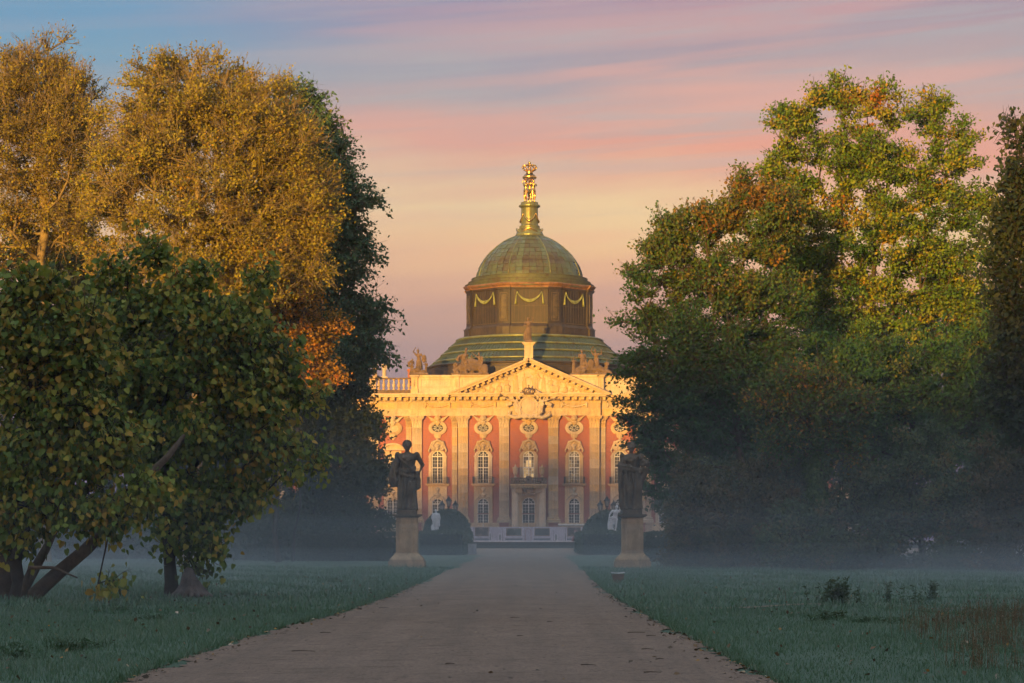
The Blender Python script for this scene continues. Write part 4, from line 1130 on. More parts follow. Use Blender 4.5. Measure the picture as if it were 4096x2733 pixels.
# ------------------------------------------------------------------ stone groups on the attic
def roof_group(name, label, u, v_base, build, voxel, mat=stone_dark, ly=.9, group=None):
    m = MB(); build(m)
    me = sculpt(name, m, voxel, 1, .04, .2); me.materials.append(mat)
    o = link(name, me, mat, None, W(u * U, ly, fz(v_base)))
    return tag(o, label, 'statue', group)
def warrior(m):
    m.box(-1.1, 1.1, -.5, .5, 0, .22)
    fig(m, (.05, 0, .2), 2.75, -.25, False, [(-.12, 0, .80), (-.22, .02, .92), (-.10, -.04, 1.06)], [(.12, 0, .80), (.20, -.06, .66), (.24, -.12, .62)], helmet=True, lean=-.06)
    rings(m, [(.5, 0, 0, .42, .4, .2), (1.2, .05, 0, .38, .36, .15), (1.65, .05, 0, .28, .25, .05)], 30, 7, .15)
    m.tube([(-.2, -.1, 3.15), (.55, -.15, 3.06)], [.045, .02], 5); m.ball((.62, -.36, 1.85), .42, 12, 10, (.75, .3, 1.15))
    fig(m, (-.85, -.1, .15), 1.75, .5, False, None, None, lean=.1); fig(m, (.85, -.15, .15), 1.45, -.6, False, [(-.12, 0, .8), (-.18, -.1, .7), (-.1, -.2, .8)])
    m.ball((-.1, -.3, .6), .35); m.tube([(-1.0, 0, .3), (-.5, -.2, .5), (.1, -.2, .35), (.7, -.1, .4)], [.2, .3, .3, .2], 7)
    m.tube([(-1.15, 0, .9), (-1.2, 0, 1.4), (-.8, -.1, 1.7)], [.15, .18, .1], 7)
def trophies(m):
    m.box(-2.2, 2.2, -.5, .6, 0, .2); r = random.Random(8)
    fig(m, (-.9, -.1, .3), 2.5, .3, True, [(-.12, 0, .8), (-.25, -.05, .72), (-.3, -.12, .6)], lean=.22, folds=7)
    fig(m, (.2, 0, .15), 2.1, -.1, True, helmet=True, folds=7); fig(m, (1.25, -.05, .2), 2.35, -.4, True, [(-.12, 0, .8), (-.22, -.05, .9), (-.3, -.1, 1.0)], helmet=True, lean=-.1)
    fig(m, (-1.75, -.1, .15), 1.35, .5, False); m.ball((1.75, -.5, .65), .55, 14, 10, (.75, .35, 1.1))
    m.tube([(-1.5, 0, 1.6), (-1.15, 0, 2.1), (-.7, 0, 2.35)], [.28, .3, .12], 8)
    for k in range(20):
        x = r.uniform(-1.7, 1.8); z = r.uniform(.3, 1.7 - .4 * abs(x)); m.tube([(x, -.2 + r.uniform(-.2, .2), z), (x + r.uniform(-.4, .4), -.35, z + r.uniform(-.5, .3))], [r.uniform(.12, .26), r.uniform(.08, .2)], 7)
    m.tube([(-1.9, .1, .35), (-.8, .1, .9), (.3, .1, 1.0), (1.4, .1, .8), (2.0, 0, .3)], [.35, .55, .6, .5, .3], 9); m.tube([(-.9, .1, 1.3), (.2, .1, 1.5), (1.2, .1, 1.2)], [.4, .45, .4], 9)
    m.tube([(-.55, .1, 2.3), (-.45, .1, 2.85), (-.3, .0, 3.05)], [.16, .15, .14], 7); m.ball((-.42, -.08, 3.0), .18)
def women(m):
    m.box(-2.2, 2.2, -.5, .6, 0, .2)
    fig(m, (-.7, 0, .2), 2.75, .2, True, [(-.12, 0, .8), (-.18, -.1, .68), (.02, -.18, .66)], lean=-.05); fig(m, (.95, 0, .2), 2.85, -.2, True, [(-.12, 0, .8), (-.16, -.05, .95), (-.05, -.1, 1.06)], [(.12, 0, .8), (.24, .02, .78), (.26, -.05, .95)], lean=-.08)
    m.ball((.25, -.3, 1.25), .52, 12, 10, (.8, .5, 1.2)); fig(m, (-1.75, -.1, .15), 1.9, .4, True, [(-.12, 0, .8), (-.18, -.05, .95), (.04, -.05, 1.06)], [(.12, 0, .8), (.2, 0, .95), (.1, 0, 1.06)])
    fig(m, (2.0, -.1, .1), 1.7, -.4, True, lean=.1); m.ball((-.9, -.3, .4), .4, 8, 6, (1.4, .8, .7)); m.tube([(1.9, -.2, .6), (2.5, -.2, .35), (2.7, -.2, .15)], [.2, .18, .1], 7)
    m.tube([(-1.7, .1, .35), (-.7, .1, .8), (.4, .1, .75), (1.3, .1, .7), (2.1, 0, .3)], [.3, .5, .5, .5, .25], 9); m.tube([(-.6, .1, 1.3), (.2, .1, 1.2), (1.0, .1, 1.3)], [.36, .3, .38], 9)
    m.tube([(-.6, -.25, 1.2), (-.5, -.4, .6), (-.9, -.4, .2)], [.25, .28, .2], 8)
roof_group('warrior_statue_group', 'brown stone warrior swinging a sword with shield and two small companions on the attic corner', -441, 1498, warrior, .05)
roof_group('trophy_statue_group', 'crowded brown stone group of figures with shield beside the pediment\'s rising slope', -236, 1497, trophies, .055)
roof_group('women_statue_group', 'brown stone group of two tall draped women with children on the attic', 241, 1499, women, .055)
roof_group('attic_statue_group', 'brown stone statue group half hidden behind the maple branches on the attic corner', 441, 1498, warrior, .055).scale = (-1, 1, 1)
# pedestal and figure above the apex
apx = thing('apex_statue', 'tall draped stone woman on a square pillar above the pediment apex', 'statue', W(0, .55, fz(1446)))
m = MB(); h = fz(1370) - fz(1446)
m.box(-.62, .62, -.62, .62, -.6, .35); m.box(-.50, .50, -.50, .50, .35, h - .3)
for a, b, o in ((h - .3, h - .2, .58), (h - .2, h - .1, .68), (h - .1, h, .78)): m.box(-o, o, -o, o, a, b)
part('pillar', m, stone, apx)
m = MB(); m.box(-.45, .45, -.4, .4, 0, .3); H = fz(1268) - fz(1370) - .25
fig(m, (0, 0, .25), H, .15, True, [(-.12, 0, .8), (-.20, 0, .66), (-.06, -.1, .62)], [(.12, 0, .8), (.22, -.02, .85), (.17, -.08, .99)], folds=8, lean=-.03)
m.tube([(-.3, 0, 1.5), (-.45, 0, .9), (-.4, -.05, .3)], [.12, .2, .25], 8)
link('figure', sculpt('figure', m, .045, 1, .03, .2), stone_dark, apx, (0, 0, h))
# stone urn stumps on the wing balustrade
for x4, s in ((1495, 1.0), (1533, .9)):
    m = MB(); m.box(-.42, .42, -.3, .3, 0, .15); fig(m, (0, 0, .1), 2.1 * s, .2, True, folds=7)
    o = link('balustrade_statue', sculpt('balustrade_statue', m, .06, 1), stone, None, (wx(x4, PY), PY + WNG + .6, PZ + fz(1508)))
    tag(o, 'weathered stone figure standing on the wing balustrade behind the dark leaves', 'statue', 'figures on the wing balustrade')
# ------------------------------------------------------------------ foliage materials
def leaf_mat(name, stops, trans=0.3, rough=0.6, single=False, tint=(.22, .32, .03, 1)):
    """leaf colours chosen leaf by leaf (tone attribute), with light passing through the blade"""
    m = bpy.data.materials.new(name); m.use_nodes = True; MATS[name] = m
    nt = m.node_tree; g = NG(nt); b = nt.nodes['Principled BSDF']; out = nt.nodes['Material Output']
    if single: f = g.n('ShaderNodeObjectInfo').outputs['Random']
    else:
        at = g.n('ShaderNodeAttribute'); at.attribute_name = 'tone'; f = at.outputs['Fac']
    c = g.ramp(f, stops)
    g.set(b, 'Base Color', c); b.inputs['Roughness'].default_value = rough
    b.inputs['Specular IOR Level'].default_value = 0.3
    tr = g.n('ShaderNodeBsdfTranslucent'); g.set(tr, 'Color', g.mix(.3, c, tint))
    mx = g.n('ShaderNodeMixShader'); mx.inputs[0].default_value = trans
    nt.links.new(b.outputs[0], mx.inputs[1]); nt.links.new(tr.outputs[0], mx.inputs[2]); nt.links.new(mx.outputs[0], out.inputs[0])
    return m
LM = {
 'golden': leaf_mat('leaf_golden', [(0, (.13, .10, .014)), (.35, (.27, .22, .022)), (.65, (.38, .32, .034)), (.85, (.20, .23, .03)), (1, (.44, .26, .024))], tint=(.4, .3, .03, 1)),
 'maple': leaf_mat('leaf_maple', [(0, (.035, .10, .014)), (.3, (.08, .17, .018)), (.5, (.19, .27, .02)), (.72, (.36, .28, .02)), (.85, (.40, .20, .018)), (1, (.42, .12, .018))]),
 'brownish': leaf_mat('leaf_brownish', [(0, (.024, .07, .024)), (.4, (.04, .115, .03)), (.65, (.11, .15, .026)), (.85, (.24, .15, .025)), (1, (.30, .13, .025))]),
 'maplegreen': leaf_mat('leaf_maplegreen', [(0, (.025, .07, .022)), (.5, (.04, .12, .03)), (.85, (.08, .15, .03)), (1, (.17, .17, .03))]),
 'ash': leaf_mat('leaf_ash', [(0, (.045, .11, .066)), (.5, (.07, .155, .085)), (.85, (.11, .18, .06)), (1, (.20, .20, .05))]),
 'orange': leaf_mat('leaf_orange', [(0, (.12, .10, .015)), (.4, (.36, .19, .018)), (.75, (.50, .25, .024)), (1, (.50, .15, .02))]),
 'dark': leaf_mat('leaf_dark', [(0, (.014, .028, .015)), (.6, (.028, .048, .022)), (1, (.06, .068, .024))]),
 'shrub': leaf_mat('leaf_shrub', [(0, (.035, .065, .034)), (.5, (.07, .115, .055)), (.85, (.13, .15, .06)), (1, (.17, .12, .05))]),
 'rust': leaf_mat('leaf_rust', [(0, (.045, .055, .028)), (.5, (.10, .085, .042)), (1, (.16, .095, .048))]),
 'ivy': leaf_mat('leaf_ivy', [(0, (.03, .07, .018)), (.6, (.06, .12, .025)), (1, (.11, .15, .03))]),
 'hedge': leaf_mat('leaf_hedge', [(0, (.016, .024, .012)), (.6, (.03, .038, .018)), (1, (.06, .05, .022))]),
 'catalpa': leaf_mat('leaf_catalpa', [(0, (.05, .075, .02)), (.1, (.06, .12, .024)), (.45, (.13, .20, .032)), (.75, (.28, .28, .038)), (1, (.38, .25, .036))], .25),
 'catalpa1': leaf_mat('leaf_catalpa_single', [(0, (.05, .075, .02)), (.1, (.06, .12, .024)), (.45, (.13, .20, .032)), (.75, (.28, .28, .038)), (1, (.38, .25, .036))], .25, single=True),
}
K23 = F4 * 2350 / 4096
def px(x, y, D): return np.array([(x * 4096 / 2350 - CX4) * D / F4, D, EYE + (HY4 - y * 4096 / 2350) * D / F4])

# ------------------------------------------------------------------ tree machinery (numpy)
def nrm(v): return v / (np.linalg.norm(v, axis=-1, keepdims=True) + 1e-9)
def tubes(P0, P1, R0, R1, k):
    """tapered prisms for many edges at once"""
    d = nrm(P1 - P0); up = np.where(np.abs(d[:, 2:3]) > .9, np.array([[1., 0, 0]]), np.array([[0, 0, 1.]]))
    a = nrm(np.cross(d, up)); b = np.cross(d, a); t = np.arange(k) * 2 * np.pi / k
    ring = a[:, None, :] * np.cos(t)[None, :, None] + b[:, None, :] * np.sin(t)[None, :, None]
    V0 = P0[:, None, :] + ring * R0[:, None, None]; V1 = P1[:, None, :] + ring * R1[:, None, None]
    V = np.concatenate([V0, V1], 1).reshape(-1, 3); n = len(P0); o = (np.arange(n) * 2 * k)[:, None]
    i = np.arange(k)[None, :]; j = (i + 1) % k
    Fq = np.stack([o + i, o + j, o + k + j, o + k + i], -1).reshape(-1, 4)
    return V, Fq
def sample_blobs(rng, blobs, n, shell=.45):
    B = np.array(blobs); vol = B[:, 3] * B[:, 4] * B[:, 5]; idx = rng.choice(len(B), n, p=vol ** .8 / (vol ** .8).sum())
    d = nrm(rng.normal(size=(n, 3))); r = rng.random(n) ** shell
    return B[idx, :3] + d * r[:, None] * B[idx, 3:]
def skeleton(rng, trunk, pts, r_tip=.010, pipe=2.3, step=.8, wander=.10, rmin_trunk=None):
    """greedy branching from a trunk polyline to every crown point; returns edges with radii"""
    P = [np.array(t, float) for t in trunk]; par = [-1] + list(range(len(P) - 1)); path = [0.0]
    for i in range(1, len(P)): path.append(path[-1] + np.linalg.norm(P[i] - P[i - 1]))
    cap = len(pts) * 14 + 200
    A = np.zeros((cap, 3)); A[:len(P)] = P; L = np.zeros(cap); L[:len(P)] = path; n = len(P)
    lo = max(1, int(len(P) * .45)); A_par = np.full(cap, -1); A_par[:n] = par
    top = P[-1]; order = np.argsort(np.linalg.norm(pts - np.mean(P[lo:], 0), axis=1)); terms = []
    for q in order:
        p = pts[q]; dv = p - A[lo:n]; dist = np.linalg.norm(dv, axis=1)
        cost = dist + .28 * L[lo:n] + np.where(dv[:, 2] < -.1, .9 * -dv[:, 2], 0)
        j = lo + int(np.argmin(cost)); d = dist[j - lo]; ns = max(1, int(d / step)); prev = j
        a = A[j].copy()
        for s in range(1, ns + 1):
            t = s / ns; c = a * (1 - t) + p * t
            if s < ns: c = c + rng.normal(0, wander * min(1, d), 3); c[2] += .10 * d * t * (1 - t)
            A[n] = c; A_par[n] = prev; L[n] = L[prev] + np.linalg.norm(c - A[prev]); prev = n; n += 1
        terms.append(prev)
    w = np.zeros(n); w[np.array(terms)] = 1.0
    rp = np.zeros(n); rp[np.array(terms)] = r_tip ** pipe
    for i in range(n - 1, 0, -1): rp[A_par[i]] += rp[i]
    rad = np.maximum(rp, (r_tip * .7) ** pipe) ** (1 / pipe)
    return A[:n], A_par[:n], rad, np.array(terms)
def leaf_quads(rng, P, N, T, size, tone, ratio=.62, fold=.18):
    """folded diamond leaves: P base, N blade normal, T direction"""
    T = nrm(T); S = nrm(np.cross(N, T)); Nn = np.cross(T, S); s = size[:, None]
    v0 = P; v1 = P + T * s * .5 - S * s * ratio * .5 + Nn * s * fold; v2 = P + T * s; v3 = P + T * s * .5 + S * s * ratio * .5 + Nn * s * fold
    V = np.stack([v0, v1, v2, v3], 1).reshape(-1, 3); o = (np.arange(len(P)) * 4)[:, None]
    return V, o + np.array([[0, 1, 2, 3]]), np.repeat(tone, 4)
HEART = np.array([(0, 0, 0), (-.30, -.06, .05), (-.46, .22, .10), (-.34, .58, .06), (0, 1.02, -.04), (.34, .58, .06), (.46, .22, .10), (.30, -.06, .05), (0, .42, -.03)], float)
HEART_F = np.array([(0, 8, 1), (1, 8, 2), (2, 8, 3), (3, 8, 4), (4, 8, 5), (5, 8, 6), (6, 8, 7), (7, 8, 0)])
def heart_leaves(P, N, T, size, tone):
    T = nrm(T); S = nrm(np.cross(N, T)); Nn = np.cross(T, S)
    V = P[:, None, :] + size[:, None, None] * (S[:, None, :] * HEART[None, :, 0:1] + T[:, None, :] * HEART[None, :, 1:2] + Nn[:, None, :] * HEART[None, :, 2:3])
    o = (np.arange(len(P)) * 9)[:, None, None]
    return V.reshape(-1, 3), (o + HEART_F[None]).reshape(-1, 3), np.repeat(tone, 9)

def tree(name, label, D, bx, blobs, nterm, nleaf, lsize, mat, bmat, seed, cat='tree', trunk=None, depthr=.85, flat=.55, spread=.55, ntwig=5, twig_r=.012, twig_len=.8,
         clump=.25, tone0=.5, tilt=.9, base_y=None, group=None, toptone=0.0, r_tip=.010, droop=0.0, kind_leaf='quad', singles=0, tn=None, tfun=None, bare=0.0, rtrunk=1.0, trunk_top=None):
    rng = np.random.default_rng(seed)
    WB = []
    for b in blobs:
        c = px(b[0], b[1], D); k = D / K23; rx, rz = b[2] * k, b[3] * k
        c[1] += (b[4] if len(b) > 4 else rng.uniform(-.25, .25) * rx)
        WB.append((c[0], c[1], c[2], rx, max(rx, rz) * depthr, rz))
    base = np.array([(bx * 4096 / 2350 - CX4) * D / F4, D, 0.0])
    cen = np.average([w[:3] for w in WB], axis=0, weights=[w[3] * w[5] for w in WB])
    if trunk is None:
        tt = trunk_top if trunk_top is not None else cen[2]
        top = np.array([base[0] * .55 + cen[0] * .45, cen[1], max(tt, 1.5)])
        n = max(5, int(top[2] / 1.3)); trunk = []
        for i in range(n + 1):
            t = i / n; p = base * (1 - t) + top * t; p[:2] += rng.normal(0, .10, 2) * (0 if i == 0 else 1) + .35 * np.sin(t * 3) * np.array([np.sin(seed), np.cos(seed)]); trunk.append(p)
        trunk[0] = base - np.array([0, 0, .15])
    origin = np.array([trunk[0][0], trunk[0][1], 0.0])
    pts = sample_blobs(rng, WB, nterm)
    pts = pts[pts[:, 2] > .12]
    A, par, rad, terms = skeleton(rng, trunk, pts, r_tip)
    rad = rad * 1.0; i = np.arange(1, len(A)); p0, p1, r0, r1 = A[par[i]], A[i], rad[par[i]], rad[i]
    r0 = np.minimum(r0, r1 * 1.35 + .01) * rtrunk; r1 = r1 * rtrunk
    flare = np.clip(1.5 - A[:, 2] / .8, 1, 1.5); r0 = r0 * flare[par[i]]; r1 = r1 * flare[i]
    big = r1 > .05
    Vb, Fb = tubes(p0[big], p1[big], r0[big], r1[big], 7); Vs, Fs = tubes(p0[~big], p1[~big], r0[~big], r1[~big], 4)
    root = thing(name, label, cat, tuple(origin), 0, group)
    o = link('trunk', np_mesh('trunk', np.concatenate([Vb, Vs]) - origin, np.concatenate([Fb, Fs + len(Vb)])), bmat, root, smooth=True)
    # twigs
    T = A[terms]; out = nrm(T - cen + np.array([0, 0, .3])); dirp = nrm(T - A[par[terms]])
    nt = len(T) * ntwig; ti = np.repeat(np.arange(len(T)), ntwig)
    d = nrm(dirp[ti] * .6 + out[ti] * .5 + rng.normal(0, .75, (nt, 3)) * np.array([1, 1, flat]) + np.array([0, 0, .15]))
    ln = twig_len * rng.uniform(.5, 1.2, nt); s0 = T[ti]; mid = s0 + d * (ln * .55)[:, None] + rng.normal(0, .06, (nt, 3)); bend = nrm(d + rng.normal(0, .35, (nt, 3)) + np.array([0, 0, .25 - droop])); end = mid + bend * (ln * .5)[:, None]
    tr_ = np.full(nt, twig_r)
    Va, Fa = tubes(s0, mid, tr_ * 1.3, tr_ * .9, 3); Vc, Fc = tubes(mid, end, tr_ * .9, tr_ * .4, 3)
    d2 = nrm(bend + rng.normal(0, .7, (nt, 3))); e2 = mid + d2 * (ln * .45)[:, None]; Vd, Fd = tubes(mid, e2, tr_ * .8, tr_ * .35, 3)
    tw = link('twigs', np_mesh('twigs', np.concatenate([Va, Vc, Vd]) - origin, np.concatenate([Fa, Fc + len(Va), Fd + len(Va) + len(Vc)])), bmat, root); kind(tw, 'stuff')
    # leaves along the twigs
    tt_ = rng.random(len(T)); tb = np.clip(tone0 + clump * rng.normal(size=len(T)), 0, 1)
    leafy = np.ones(len(T))
    if bare: leafy = np.where(rng.random(len(T)) < bare, .12, 1.0)
    ptw = leafy[ti] * rng.uniform(.4, 1.6, nt); ptw /= ptw.sum()
    li = rng.choice(nt, nleaf, p=ptw); u = rng.random(nleaf)
    br = rng.random(nleaf) < .35
    P = np.where((u < .5)[:, None], s0[li] + (mid - s0)[li] * (u * 2)[:, None], np.where(br[:, None], mid[li] + (e2 - mid)[li] * (u * 2 - 1)[:, None], mid[li] + (end - mid)[li] * (u * 2 - 1)[:, None]))
    P = P + rng.normal(0, 1, (nleaf, 3)) * np.array([spread, spread, spread * flat]) * .30
    N = nrm(rng.normal(0, 1, (nleaf, 3)) * tilt * .55 + np.array([-.15, -.65, .45]))
    if kind_leaf == 'heart':
        Td = nrm(rng.normal(0, .5, (nleaf, 3)) + out[ti[li]] * .4 + np.array([0, -.1, -1.0])); N = nrm(out[ti[li]] + rng.normal(0, .85, (nleaf, 3)) + np.array([0, -.5, .35]))
    else:
        Td = nrm(rng.normal(0, 1, (nleaf, 3)) + out[ti[li]] * .5 + np.array([0, 0, -droop]))
    tone = tb[ti[li]] + rng.normal(0, tn if tn else (.16 if kind_leaf == 'quad' else .22), nleaf)
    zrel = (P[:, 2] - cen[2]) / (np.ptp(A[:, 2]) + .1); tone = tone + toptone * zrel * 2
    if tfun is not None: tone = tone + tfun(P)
    tone = np.clip(tone, 0, 1); sz = lsize * rng.uniform(.65, 1.3, nleaf)
    if kind_leaf == 'heart':
        keep = np.ones(nleaf, bool)
        if singles:
            ordy = np.argsort(P[:, 1] + rng.normal(0, .25, nleaf))[:singles]; keep[ordy] = False
            hm = np_mesh('leaf', HEART, HEART_F); hm.materials.append(LM['catalpa1'])
            for q in ordy:
                t = Vector(Td[q]).normalized(); nn = Vector(N[q]); s_ = nn.cross(t).normalized(); n2 = t.cross(s_)
                M = Matrix((s_, t, n2)).transposed()
                lo = bpy.data.objects.new('leaf', hm); lo.location = Vector(P[q] - origin); lo.rotation_euler = M.to_euler(); lo.scale = (sz[q],) * 3; lo.parent = root; COL.objects.link(lo)
        V, Fq, tn = heart_leaves(P[keep], N[keep], Td[keep], sz[keep], tone[keep])
    else:
        V, Fq, tn = leaf_quads(rng, P, N, Td, sz, tone)
    cr = link('crown', np_mesh('crown', V - origin, Fq, tn), mat, root); kind(cr, 'stuff')
    return root

# ------------------------------------------------------------------ the trees on the left
tree('golden_tree', 'huge golden autumn tree with rounded twiggy crown beside a darker green neighbour', 105, 430,
     [(430, 225, 165, 105), (320, 315, 115, 145), (570, 295, 135, 125), (655, 360, 75, 105), (450, 420, 220, 170), (270, 450, 80, 90), (620, 480, 120, 130), (715, 500, 55, 90), (700, 400, 55, 80), (700, 610, 60, 60), (520, 620, 170, 110), (320, 600, 110, 80), (400, 160, 70, 40)],
     960, 94000, .14, LM['golden'], bark_tan, 21, rtrunk=1.35, ntwig=12, twig_r=.016, twig_len=1.0, clump=.2, tone0=.52, spread=.5, flat=.9, r_tip=.013, bare=.35)
tree('bare_topped_tree', 'golden brown tree whose uppermost twigs have lost their leaves', 113, 105,
     [(70, 205, 90, 90), (40, 330, 110, 130), (160, 300, 80, 150), (150, 470, 80, 110), (30, 510, 80, 120), (125, 140, 40, 50)], 480, 36000, .14, LM['golden'], bark_tan, 22, rtrunk=1.3, ntwig=12, twig_r=.016, twig_len=1.1, clump=.25, tone0=.40, flat=.9, r_tip=.013, toptone=-.3, bare=.3)
tree('ash_tree', 'dark green ash tree with feathery drooping sprays reaching toward the palace', 125, 700,
     [(690, 300, 50, 100), (745, 360, 55, 90), (780, 470, 70, 90), (795, 590, 62, 80), (805, 700, 72, 85), (820, 780, 72, 60), (700, 480, 90, 120), (700, 650, 95, 110), (740, 800, 110, 70), (800, 850, 60, 40)],
     400, 54000, .22, LM['ash'], bark, 23, ntwig=12, twig_len=1.35, clump=.2, tone0=.45, flat=.55, droop=.8, spread=.42)
tree('orange_tree', 'small fiery orange tree glowing in front of the ash', 112, 640,
     [(650, 660, 70, 55), (560, 640, 80, 50), (695, 690, 45, 45), (715, 770, 65, 60), (620, 760, 80, 60), (690, 850, 70, 50), (600, 860, 80, 50), (760, 860, 40, 35)], 340, 24000, .18, LM['orange'], bark_dark, 24, ntwig=7, clump=.25, tone0=.5, spread=.8)
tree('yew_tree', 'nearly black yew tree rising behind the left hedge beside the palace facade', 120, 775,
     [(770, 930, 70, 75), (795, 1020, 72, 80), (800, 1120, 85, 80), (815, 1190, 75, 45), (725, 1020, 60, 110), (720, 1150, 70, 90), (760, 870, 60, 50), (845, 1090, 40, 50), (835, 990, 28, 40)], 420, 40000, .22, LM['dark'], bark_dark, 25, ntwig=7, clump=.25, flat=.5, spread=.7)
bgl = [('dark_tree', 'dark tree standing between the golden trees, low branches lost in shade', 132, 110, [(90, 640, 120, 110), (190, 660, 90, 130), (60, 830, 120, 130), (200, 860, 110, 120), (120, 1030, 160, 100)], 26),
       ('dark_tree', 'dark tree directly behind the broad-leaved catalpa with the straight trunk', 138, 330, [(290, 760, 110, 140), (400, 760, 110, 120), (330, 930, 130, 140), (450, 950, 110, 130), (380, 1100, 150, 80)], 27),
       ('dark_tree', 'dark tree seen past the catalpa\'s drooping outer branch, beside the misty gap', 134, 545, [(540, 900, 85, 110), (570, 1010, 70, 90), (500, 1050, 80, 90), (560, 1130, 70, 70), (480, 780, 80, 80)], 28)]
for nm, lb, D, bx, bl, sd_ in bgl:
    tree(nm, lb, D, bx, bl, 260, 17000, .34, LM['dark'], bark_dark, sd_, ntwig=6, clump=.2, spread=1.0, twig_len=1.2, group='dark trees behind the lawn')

# the two catalpas near the path
KC = 50.8
def pxl(pts, D, y0=0, dy=0): return [px(x * 2350 / 4096, y * 2350 / 4096, D) + np.array([0, dy * i / max(1, len(pts) - 1), 0]) for i, (x, y) in enumerate(pts)]
tr1 = pxl([(690, 2392), (686, 2330), (680, 2260), (676, 2180), (672, 2090), (665, 2000), (668, 1900), (660, 1800), (640, 1680), (620, 1540), (600, 1400)], KC)
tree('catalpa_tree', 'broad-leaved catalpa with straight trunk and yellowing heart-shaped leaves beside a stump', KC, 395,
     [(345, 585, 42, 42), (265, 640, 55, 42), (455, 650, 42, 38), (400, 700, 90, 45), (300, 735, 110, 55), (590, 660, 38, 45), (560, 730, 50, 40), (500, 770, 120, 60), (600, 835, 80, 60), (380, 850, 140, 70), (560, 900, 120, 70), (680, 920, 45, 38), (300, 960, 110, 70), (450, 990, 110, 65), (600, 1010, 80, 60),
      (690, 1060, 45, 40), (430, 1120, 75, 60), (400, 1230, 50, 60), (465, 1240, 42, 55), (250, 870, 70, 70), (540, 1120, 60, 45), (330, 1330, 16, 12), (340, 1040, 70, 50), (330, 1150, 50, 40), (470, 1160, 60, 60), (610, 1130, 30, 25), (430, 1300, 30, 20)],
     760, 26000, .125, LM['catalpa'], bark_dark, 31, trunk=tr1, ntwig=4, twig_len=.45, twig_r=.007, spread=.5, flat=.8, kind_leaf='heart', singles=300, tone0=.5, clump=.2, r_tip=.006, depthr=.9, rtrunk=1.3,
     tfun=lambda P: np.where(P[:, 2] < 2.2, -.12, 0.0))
tr2 = pxl([(70, 2412), (75, 2330), (60, 2240), (95, 2120), (120, 1990), (110, 1850), (130, 1700), (120, 1540), (110, 1380), (120, 1250)], 46)
tree('leaning_catalpa_tree', 'many-stemmed catalpa with one long trunk leaning out low over the lawn', 46, 55,
     [(50, 690, 50, 45), (110, 670, 40, 40), (170, 740, 60, 45), (60, 790, 85, 60), (170, 840, 80, 60), (40, 910, 80, 70), (150, 960, 100, 60), (50, 1040, 90, 60), (190, 1060, 70, 50), (60, 1140, 80, 50), (160, 1160, 70, 45), (240, 1180, 50, 40), (250, 1010, 60, 60), (235, 1335, 34, 16), (330, 1130, 50, 40), (20, 1230, 40, 30)],
     520, 15000, .128, LM['catalpa'], bark_dark, 32, trunk=tr2, ntwig=4, twig_len=.45, twig_r=.007, spread=.5, flat=.8, kind_leaf='heart', singles=300, tone0=.55, clump=.25, r_tip=.006, rtrunk=1.5)
lc = bpy.data.objects['leaning_catalpa_tree']
def limb(pts, rad, name='limb'):
    m = MB(); o = Vector(lc.location); m.tube([Vector(p) - o for p in pts], rad, 9); part(name, m, bark, lc, smooth=True)
limb(pxl([(60, 2425), (110, 2392), (200, 2300), (310, 2198), (400, 2090), (459, 2010), (548, 1877), (608, 1805), (660, 1720)], 46, dy=2.5), [.17, .16, .145, .13, .12, .105, .085, .07, .04])
limb(pxl([(40, 2420), (70, 2380), (110, 2290), (150, 2200), (200, 2080)], 46.5, dy=1), [.16, .13, .11, .09, .05])
limb(pxl([(95, 2395), (110, 2320), (130, 2270), (230, 2270), (330, 2310)], 45.7, dy=-.5), [.07, .06, .045, .03, .015])
limb(pxl([(15, 2425), (10, 2300), (20, 2180), (5, 2050), (20, 1900)], 47), [.26, .22, .2, .17, .12])

# ------------------------------------------------------------------ the trees on the right
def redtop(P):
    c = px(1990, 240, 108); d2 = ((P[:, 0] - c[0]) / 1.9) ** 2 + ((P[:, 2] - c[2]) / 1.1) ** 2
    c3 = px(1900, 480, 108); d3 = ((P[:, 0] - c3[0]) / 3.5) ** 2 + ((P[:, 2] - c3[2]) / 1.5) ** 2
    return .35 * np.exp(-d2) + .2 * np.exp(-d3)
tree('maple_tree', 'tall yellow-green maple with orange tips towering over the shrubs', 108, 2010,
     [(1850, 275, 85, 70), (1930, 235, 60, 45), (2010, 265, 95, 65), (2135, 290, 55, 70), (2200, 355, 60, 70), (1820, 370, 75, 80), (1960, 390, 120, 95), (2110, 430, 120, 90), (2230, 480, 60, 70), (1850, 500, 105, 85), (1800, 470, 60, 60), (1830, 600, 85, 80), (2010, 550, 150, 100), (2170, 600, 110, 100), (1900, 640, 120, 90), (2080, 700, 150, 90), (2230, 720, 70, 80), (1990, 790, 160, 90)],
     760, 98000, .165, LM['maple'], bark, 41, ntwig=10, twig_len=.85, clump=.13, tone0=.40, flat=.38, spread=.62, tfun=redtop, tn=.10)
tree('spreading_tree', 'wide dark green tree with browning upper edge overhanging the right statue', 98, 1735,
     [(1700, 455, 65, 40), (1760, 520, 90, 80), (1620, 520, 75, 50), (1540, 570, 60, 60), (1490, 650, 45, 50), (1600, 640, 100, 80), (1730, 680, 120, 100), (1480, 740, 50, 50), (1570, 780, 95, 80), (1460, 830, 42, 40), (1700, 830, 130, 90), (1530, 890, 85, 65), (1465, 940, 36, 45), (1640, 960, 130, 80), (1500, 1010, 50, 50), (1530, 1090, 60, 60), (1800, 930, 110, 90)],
     720, 88000, .155, LM['brownish'], bark, 42, ntwig=10, twig_len=.85, clump=.13, tone0=.36, flat=.33, spread=.6, toptone=.42, tn=.10)
